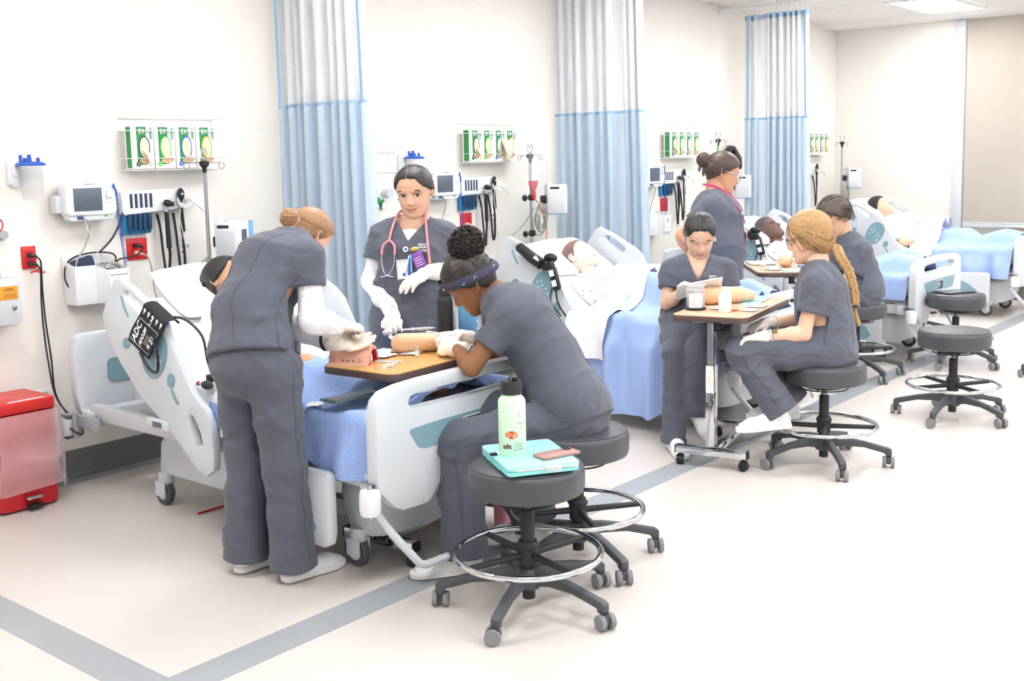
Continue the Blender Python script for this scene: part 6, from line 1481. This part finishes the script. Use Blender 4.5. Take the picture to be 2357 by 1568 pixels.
MB().lathe([(0,0),(.032,0),(.034,.004),(.034,.082),(.028,.094),(.018,.098),(.018,.105),(0,.105)],24,M).build('flask','white',R); MB().lathe([(.021,.10),(.021,.125),(0,.126)],20,M).build('cap','white',R)
R = thing('arm_pad',(5.4,-2.45,TZ),'beige injection practice arm on the LAB 2 table','pad')
f = SDF(.02); f.seg((5.24,-2.40,TZ+.052),(5.40,-2.50,TZ+.043),(.055,.052),(.045,.042),(.53,.85,0)); f.seg((5.38,-2.485,TZ+.043),(5.45,-2.53,TZ+.034),(.043,.04),(.036,.034),(.53,.85,0))
V,F = f.mesh(.006,lambda P,d: np.maximum(d,-(P[:,2]-TZ-.001))); V = relax(V,F,2); meshobj('foam_arm',V,F,'armpad',R)
def tablet(x, y, z, a, w, h, label, body='silver', scr='scrblue', M=None, name='tablet'):
    R = thing(name,(x,y,z),label,name.replace('_',' ')); M = M or at(x,y,z,a)
    MB().bx(-w/2,w/2,-h/2,h/2,0,.008,.003,M=M).build('case',body,R); MB().bx(-w/2+.012,w/2-.012,-h/2+.012,h/2-.012,.008,.0088,M=M).build('screen',scr,R); return R
mat('scrblue','9fc3e0',.2,emit='8fb8dc',es=.35); mat('scrdark','3d4650',.15); mat('scrteal','2e6f9e',.2,emit='2e6f9e',es=.2); mat('bluepadm','9fdcf0',.6)
tablet(5.56,-2.505,TZ+.001,12,.23,.16,'tablet lying at the right end of the LAB 2 table')
MB().bx(-.09,.09,-.05,.05,0,.004,.001,M=at(5.38,-2.58,TZ,20)).build('blue_pad','bluepadm',None,label='folded light blue pad under the beige arm on the LAB 2 table',cat='pad')
crumple(5.10,-2.52,TZ,.04,'crumpled white tissue beside the clear jar',5); crumple(5.14,-2.70,TZ,.05,'white wrappers lying at the front edge of the LAB 2 table',6,h=.12); crumple(5.30,-2.66,TZ,.06,'torn white packets at the long edge of the LAB 2 table',7,h=.10)
MB().bx(-.035,.035,-.012,.012,0,.006,.002,M=at(5.10,-2.62,TZ+.001,70)).build('orange_packet','orange4',None,label='small orange and white packet beside the white bottle',cat='packet')
# tablet held by the seated student
Mt = frame((5.215,-2.355,.885),(-.6,.75,-.16),(-.62,-.52,.50)); tablet(5.245,-2.345,.84,0,.25,.18,'white cased tablet held by the student on the second bed',body='white',scr='scrblue',M=Mt)
# third table
def note(x,y,z,a,w,h,label,m='paper',name='notebook',cat='notebook',t=.014):
    R = thing(name,(x,y,z),label,cat); MB().bx(-w/2,w/2,-h/2,h/2,0,.004,.001,M=at(x,y,z,a)).build('back_cover','black',R); MB().bx(-w/2+.003,w/2-.003,-h/2+.003,h/2-.003,.004,t,.001,M=at(x,y,z,a)).build('pages',m,R); return R
note(7.42,-1.60,TZ,36,.24,.18,'white notebook with dark edge on the far table')
R = thing('arm_pad',(7.3,-1.82,TZ),'beige injection practice arm on the far table','pad')
f = SDF(.02); f.seg((7.30,-1.86,TZ+.045),(7.42,-1.80,TZ+.04),(.05,.045),(.045,.04),(.5,.8,0)); V,F = f.mesh(.008,lambda P,d: np.maximum(d,-(P[:,2]-TZ-.001))); meshobj('foam_arm',V,F,'armpad',R)
crumple(7.08,-1.88,TZ,.07,'white crumpled papers at the front of the far table',11,h=.2); crumple(7.20,-1.82,TZ,.06,'white gauze heap in the middle of the far table',12,h=.3)
MB().bx(-.08,.08,-.05,.05,0,.004,.001,M=at(7.12,-2.0,TZ,-40)).build('blue_pad','bluepadm',None,label='folded light blue pad at the front edge of the far table',cat='pad')
vial(7.29,-1.98,TZ,.075,.02,'white vial at the right end of the far table',cap='white',band='blue'); vial(7.27,-1.70,TZ,.06,.02,'small white container before the notebook on the far table',cap='white',band='paper')
# nearest bed
tablet(2.86,-2.165,.692,-4,.26,.10,'dark green laptop lying on the herringbone blanket',body='greendark',scr='scrdark',name='laptop')
tablet(3.02,-2.285,.70,-14,.22,.15,'tablet with blue screen behind the footboard opening',body='white',scr='scrteal')
note(3.24,-2.29,.70,-8,.20,.16,'white notebook with pens behind the footboard',name='notebook')
crumple(2.76,-2.05,.655,.035,'small crumpled tissue on the edge of the herringbone blanket',21,h=.8,name='tissue',cat='tissue')
# blood pressure cuff hung over the side rail of the nearest bed
R = thing('pressure_cuff',(2.63,-1.06,.80),'black blood pressure cuff with white print draped over the bed rail','cuff')
Mc = frame((2.638,-1.055,.925),(0,-.80,.60),(0,.60,.80)); P = []
nrm = nz((-1,0,0)); ax1 = nz((0,-.80,-.42)); ax2 = nz((0,-.50,.86)) 
def cuffpt(u, v):     # u along the rail edge, v up from the free end
    base = np.array((2.636,-.955,.845)); e1 = np.array((0,-.155,-.075)); e2 = np.array((0,-.125,.155))
    p = base+e1*u+e2*min(v,1.0)
    bulge = .012+.006*math.sin(v*5)
    if v > 1: a = (v-1)*PI*1.0; p = p+np.array((.027-.027*math.cos(a),-.02*math.sin(a)*.6,.024*math.sin(a))); bulge *= math.cos(a)
    return p+nrm*bulge
g = MB().grid([[cuffpt(u,v) for u in np.linspace(0,1,10)] for v in np.linspace(0,1.95,30)]).grid([[cuffpt(u,v)+nrm*-.005 for u in np.linspace(0,1,10)] for v in np.linspace(0,1.95,30)]); g.build('cuff_fabric','cuffblack',R,ang=180)
def cuffM(u,v): 
    p = cuffpt(u,v)+nrm*.0012; e1 = np.array((0,-.155,-.075)); e2 = np.array((0,-.125,.155)); return frame(p,e2,-e1)
for s,sz,u,v in (('ADC',.050,.22,.42),('ADCUFF',.026,.50,.42)): text(s,sz,cuffM(u,v),'paper',R,bold=.0012)
for u in (.62,.68,.74): text('----------',.018,cuffM(u,.42),'paper',R)
fr_ = [cuffpt(a,b)+nrm*.0012 for a,b in ((.08,.12),(.08,.74),(.92,.74),(.92,.12),(.08,.12))]; MB().tube(fr_,.0012,4).build('print_frame','paper',R)
text('M  [] !',.026,cuffM(.84,.42),'paper',R,bold=.001)
for i in range(5): q = .12+.19*i; MB().ell((0,0,0),(.010,.008,.0008),10,6,M=cuffM(q,.98)).ell((0,0,0),(.013,.004,.0008),8,6,M=cuffM(q,.93)).build('hand_print','paper',R)
text('R R A R',.024,cuffM(.5,.82),'paper',R)
MB().tube(cr([(2.62,-1.17,.86),(2.60,-1.22,.80),(2.605,-1.20,.73),(2.615,-1.12,.735),(2.615,-1.06,.80)],6),.0065,8).build('rubber_tube','black',R)
MB().tube(cr([(2.66,-1.20,.96),(2.72,-1.25,.95),(2.75,-1.33,.88),(2.75,-1.36,.78),(2.76,-1.37,.72)],6),.0055,8).build('rubber_tube','black',R)
MB().bx(2.735,2.80,-1.42,-1.36,.685,.715,.008).build('gauge_body','black',R); 
R = thing('inflation_bulb',(2.72,-1.38,.66),'black rubber inflation bulb lying on the white sheet','bulb'); MB().ell((2.72,-1.395,.675),(.022,.036,.020),16,10).build('bulb','blackm',R); MB().cyl((2.72,-1.36,.675),(2.72,-1.335,.675),.007,n=10).build('valve','chrome',R); MB().cyl((2.72,-1.337,.675),(2.718,-1.327,.675),.009,n=10).build('release_knob','red',R)
# black rail handsets on beds two and three
for xr,lb in ((5.413,'black cuff and handset with cables hanging on the rail of the second bed'),(8.153,'black cuff and handset with cables hanging on the rail of the third bed')):
    R = thing('rail_handset',(xr,-1.1,.75),lb,'handset')
    MB().tube([(xr-.02,-.955,1.055),(xr-.035,-1.06,.995),(xr-.035,-1.14,.955)],[.032,.036,.036],14).build('cuff_roll','black',R)
    MB().ell((xr+.02,-1.17,.99),(.03,.05,.03),14,10).build('bulb','black',R); MB().bx(-.02,.02,-.06,.02,-.022,.022,.008,M=T(xr-.03,-1.17,.94) @ Matrix.Rotation(-.3,4,'X')).build('buckle','black',R)
    MB().bx(-.018,.018,-.03,.03,-.075,.075,.016,M=T(xr-.04,-1.245,.87) @ Matrix.Rotation(-.3,4,'X')).build('handset','black',R)
    for dz in (.035,-.03): MB().bx(-.021,-.017,-.018,.018,dz-.02,dz+.02,.004,M=T(xr-.04,-1.245,.87) @ Matrix.Rotation(-.3,4,'X')).build('button_pad','paper',R)
    MB().bx(-.022,-.016,-.02,.02,-.02,.02,.003,M=T(xr-.045,-1.115,.985) @ Matrix.Rotation(-.6,4,'X')).build('label','paper',R)
    MB().tube(cr([(xr-.035,-1.25,.80),(xr-.03,-1.26,.72),(xr-.005,-1.30,.64),(xr+.03,-1.36,.60)],6),.005,7).tube(cr([(xr-.03,-1.22,.83),(xr-.02,-1.20,.72),(xr,-1.26,.63)],6),.0035,6).build('cable','black',R)
# foreground stool: teal case, bottle, phone, flash drive
R = thing('document_case',(2.93,-2.98,.543),'aqua plastic document case lying on the foreground stool','case'); M = frame((2.915,-2.985,.543),(.60,-.80,0),(.80,.60,0)) 
M = at(2.935,-2.985,.543,-33)
MB().prism(rrect(-.13,.13,-.165,.165,.02),.001,.018,'z',bev=.004,M=M).build('base','aqua',R); MB().prism(rrect(-.131,.131,-.166,.166,.02),.0185,.034,'z',bev=.005,M=M).build('lid','aqualid',R)
MB().bx(.0,.06,-.173,-.162,.006,.03,.002,M=M).build('latch','clear2',R); MB().bx(-.10,.12,-.168,-.162,.018,.024,.001,M=M).build('window_strip','paper2',R)
for i in range(9): MB().bx(-.135,-.129,-.085+.02*i,-.073+.02*i,.004,.016,.002,M=M).build('ridge','aqua',R)
bz = .577
R = bottle('water_bottle',2.893,-2.945,bz,.262,.0485,'mint','bottleblk','mint green water bottle with stickers on the aqua case')
def cyltext(s, size, ang, z, m, r=.0487, cx=2.893, cy=-2.945, rot=0, bold=0):
    c = bpy.data.curves.new('t','FONT'); c.body = s; c.size = size; c.align_x = 'CENTER'; c.align_y = 'CENTER'; c.offset = bold; o = bpy.data.objects.new('t',c); me = bpy.data.meshes.new_from_object(o); bpy.data.objects.remove(o)
    mb = MB(); mb.raw([(cx+r*math.cos(ang+v.co.x/r),cy+r*math.sin(ang+v.co.x/r),bz+z+v.co.y) for v in me.vertices],[tuple(p.vertices) for p in me.polygons]); return mb.build('sticker_print',m,R,flat=True)
def cylpatch(pts, ang, z, m, nm='sticker', r=.0486):
    mb = MB(); V = [(2.893+r*math.cos(ang+a/r),-2.945+r*math.sin(ang+a/r),bz+z+b) for a,b in pts]; c = np.mean(V,0); c = [2.893+r*math.cos(ang),-2.945+r*math.sin(ang),bz+z]; n = len(V); mb.raw(V+[c],[(i,(i+1)%n,n) for i in range(n)]); return mb.build(nm,m,R,flat=True)
ca = math.atan2(-5.358+2.945,-2.893)      # towards the viewer's side of the room
cylpatch([(.022*math.cos(t),.014*math.sin(t)) for t in np.linspace(0,2*PI,24,endpoint=False)],ca-.05,.078,'redor')
cyltext('REVO',.018,ca-.05,.078,'orange4',.0489,bold=.0012); cyltext('aifit',.022,ca-.40,.036,'brownpr',bold=.001)
cyltext('STUDY\nSTATE\n& LEARN',.010,ca+.50,.036,'navy2'); cyltext('Good Vibes',.009,ca+.85,.118,'navy2')
cylpatch([(-.012,-.01),(.012,-.01),(.012,.01),(0,.0),(-.012,.01)],ca+.85,.104,'orange4'); cylpatch([(-.010,-.014),(.010,-.014),(.010,.014),(-.010,.014)],ca+.75,.152,'mintln'); cylpatch([(-.009,-.013),(.009,-.013),(.009,.013),(-.009,.013)],ca+.75,.152,'mint',r=.0489)
R = thing('smartphone',(2.93,-3.10,bz),'dusty pink smartphone lying on the aqua case','phone'); M = at(2.935,-3.095,bz+.0005,38)
MB().prism(rrect(-.038,.038,-.080,.080,.012),0,.0095,'z',bev=.003,M=at(2.965,-3.085,bz+.0005,-108)).build('case','phone',R); MB().prism(rrect(-.032,-.004,.040,.068,.007),.0095,.0112,'z',M=at(2.965,-3.085,bz+.0005,-108)).build('camera_bump','dsteel',R)
for a,b in ((-.025,.061),(-.011,.061),(-.018,.047)): MB().cyl((a,b,.011),(a,b,.0125),.005,n=12,M=at(2.965,-3.085,bz+.0005,-108)).build('lens','black',R)
R = thing('flash_drive',(2.86,-2.87,bz),'small black and white flash drive on the aqua case','flash drive'); MB().bx(-.012,.012,-.008,.008,0,.009,.002,M=at(2.835,-2.905,bz,-20)).build('plug_cap','black',R); MB().bx(.012,.04,-.008,.008,0,.009,.002,M=at(2.835,-2.905,bz,-20)).build('body','paper',R)
bottle('water_bottle',3.55,-2.33,0,.22,.038,'pinkbottle','pinkbottle','pink bottle standing on the floor beneath the footboard',False)
tablet(8.44,-2.68,.5435,-30,.25,.18,'dark tablet lying on a stool seat',body='black',scr='scrdark')
MB().bx(2.86,3.10,-1.07,-1.05,0,.006,.002,M=T(0,0,.0)).build('floor_strip','red',None,label='thin red strip lying on the floor under the nearest bed',cat='strip')

# ================================================================ what the students wear
def steth(P, r, root, m): return MB().tube(cr(P,8),r,8).build('stethoscope_tube',m,root)
r = B['R']; nk,fw,spn,lt = B['J']['neck'],B['fwd'],B['sp'],B['lat']
def onB(a, u, f): return nk+lt*a+spn*u+fw*f
st = thing('stethoscope', nk, 'pink stethoscope round the neck of the smiling student', 'stethoscope'); WL[st.name] = Vector(nk)
steth([onB(.118,-.245,.158),onB(.105,-.16,.150),onB(.088,-.08,.115),onB(.070,0,.062),onB(.058,.035,.0),onB(.03,.045,-.05),onB(-.03,.045,-.05),onB(-.060,.035,.0),onB(-.072,0,.062),onB(-.082,-.07,.115),onB(-.086,-.125,.142)],.0062,st,'pink')
for s in (-1,1): MB().tube(cr([onB(-.086,-.12,.141),onB(-.086+s*.022,-.14,.148),onB(-.086+s*.030,-.16,.152),onB(-.086+s*.031,-.19,.158)],5),.006,8).build('stethoscope_yoke','pink',st); MB().tube(cr([onB(-.086+s*.031,-.188,.158),onB(-.086+s*.028,-.24,.162),onB(-.086+s*.008,-.285,.168),onB(-.086-s*.03,-.298,.172)],5),.0026,6).build('ear_tube','steel',st); MB().ell(onB(-.086-s*.035,-.30,.173),.007,10,8).build('ear_tip','rubber',st)
MB().cyl(onB(.118,-.25,.152),onB(.120,-.262,.17),.019,n=18).build('chest_piece','steel',st)
bg = thing('badge_cluster', onB(0,-.25,.16), 'badge reel with clear card holder, pens and purple card on the smiling student', 'badge'); WL[bg.name] = Vector(onB(0,-.25,.16))
Fr = lambda a,u,f,rot=0: frame(onB(a,u,f), lt*math.cos(rot)*1+spn*math.sin(rot), spn*math.cos(rot)-lt*math.sin(rot))
MB().bx(-.030,.030,-.048,.048,0,.003,.004,M=Fr(-.012,-.262,.160,.08)).build('card_holder','clear2',bg); MB().bx(-.025,.025,-.042,.034,.003,.0036,M=Fr(-.012,-.262,.160,.08)).build('card','paper',bg)
MB().bx(-.028,.028,-.038,.038,0,.003,.004,M=Fr(.062,-.215,.160,.42)).build('purple_card','purple',bg)
for q in range(4): MB().bx(-.02,.018-.006*(q%2),-.028+.012*q,-.0255+.012*q,.003,.0036,M=Fr(.062,-.215,.160,.42)).build('card_print','paper',bg)
MB().lathe([(0,0),(.014,0),(.013,.006),(0,.008)],18,Fr(-.004,-.165,.148)).build('badge_reel','paper',bg); MB().ell((0.002,-.0,.008),(.008,.006,.001),10,6,M=Fr(-.004,-.165,.148)).build('reel_print','blue',bg)
for a,u,rt,m_ in ((.010,-.235,-.25,'white'),(.028,-.230,.05,'cyanblue2'),(.020,-.245,-.05,'blue')): MB().tube([(0,.04,.008),(0,-.045,.008)],.0045,8,M=Fr(a,u,.160,rt)).build('pen',m_,bg)
MB().bx(-.006,.006,-.007,.007,.004,.012,.002,M=Fr(-.004,-.285,.16,-.25)).build('pen_cap','blue',bg); MB().ell((0,0,.004),(.022,.011,.004),12,8,M=Fr(.040,-.165,.155,.2)).build('gold_pin','gold',bg)
def logo(rt, o, l, s_, nm): 
    Mx = frame(o,l,s_); text('TRINITY\nVALLEY',.012,Mx,'paper',rt,'embroidered_lettering',bold=.0004); text('COLLEGE',.010,Mx @ T(0,-.022,0),'paper',rt,'embroidered_lettering',bold=.0004)
logo(r,onB(.078,-.150,.158),lt,spn,'')
rD = D_['R']; n2,f2,s2,l2 = D_['J']['neck'],D_['fwd'],D_['sp'],D_['lat']
logo(rD,n2+l2*.085-s2*.115+f2*.150,l2,s2,'')
rF = F_['R']; n3,f3,s3,l3 = F_['J']['neck'],F_['fwd'],F_['sp'],F_['lat']; oF = lambda a,u,f: n3+l3*a+s3*u+f3*f
st = thing('stethoscope', n3, 'hot pink stethoscope round the neck of the student in glasses', 'stethoscope'); WL[st.name] = Vector(n3)
steth([oF(.09,-.22,.19),oF(.085,-.10,.15),oF(.072,0,.075),oF(.055,.04,0),oF(0,.052,-.07),oF(-.06,.04,0),oF(-.078,0,.075),oF(-.088,-.08,.14),oF(-.08,-.13,.17)],.0075,st,'pinkhot'); MB().cyl(oF(-.07,-.15,.175),oF(-.07,-.155,.195),.02,n=16).build('chest_piece','steel',st)
bdg = MB().bx(-.028,.028,-.045,.045,0,.004,.003,M=frame(oF(-.02,-.30,.205),l3,s3)).build('badge','pinkbottle',None,label='pink badge hanging on the chest of the student in glasses',cat='badge')
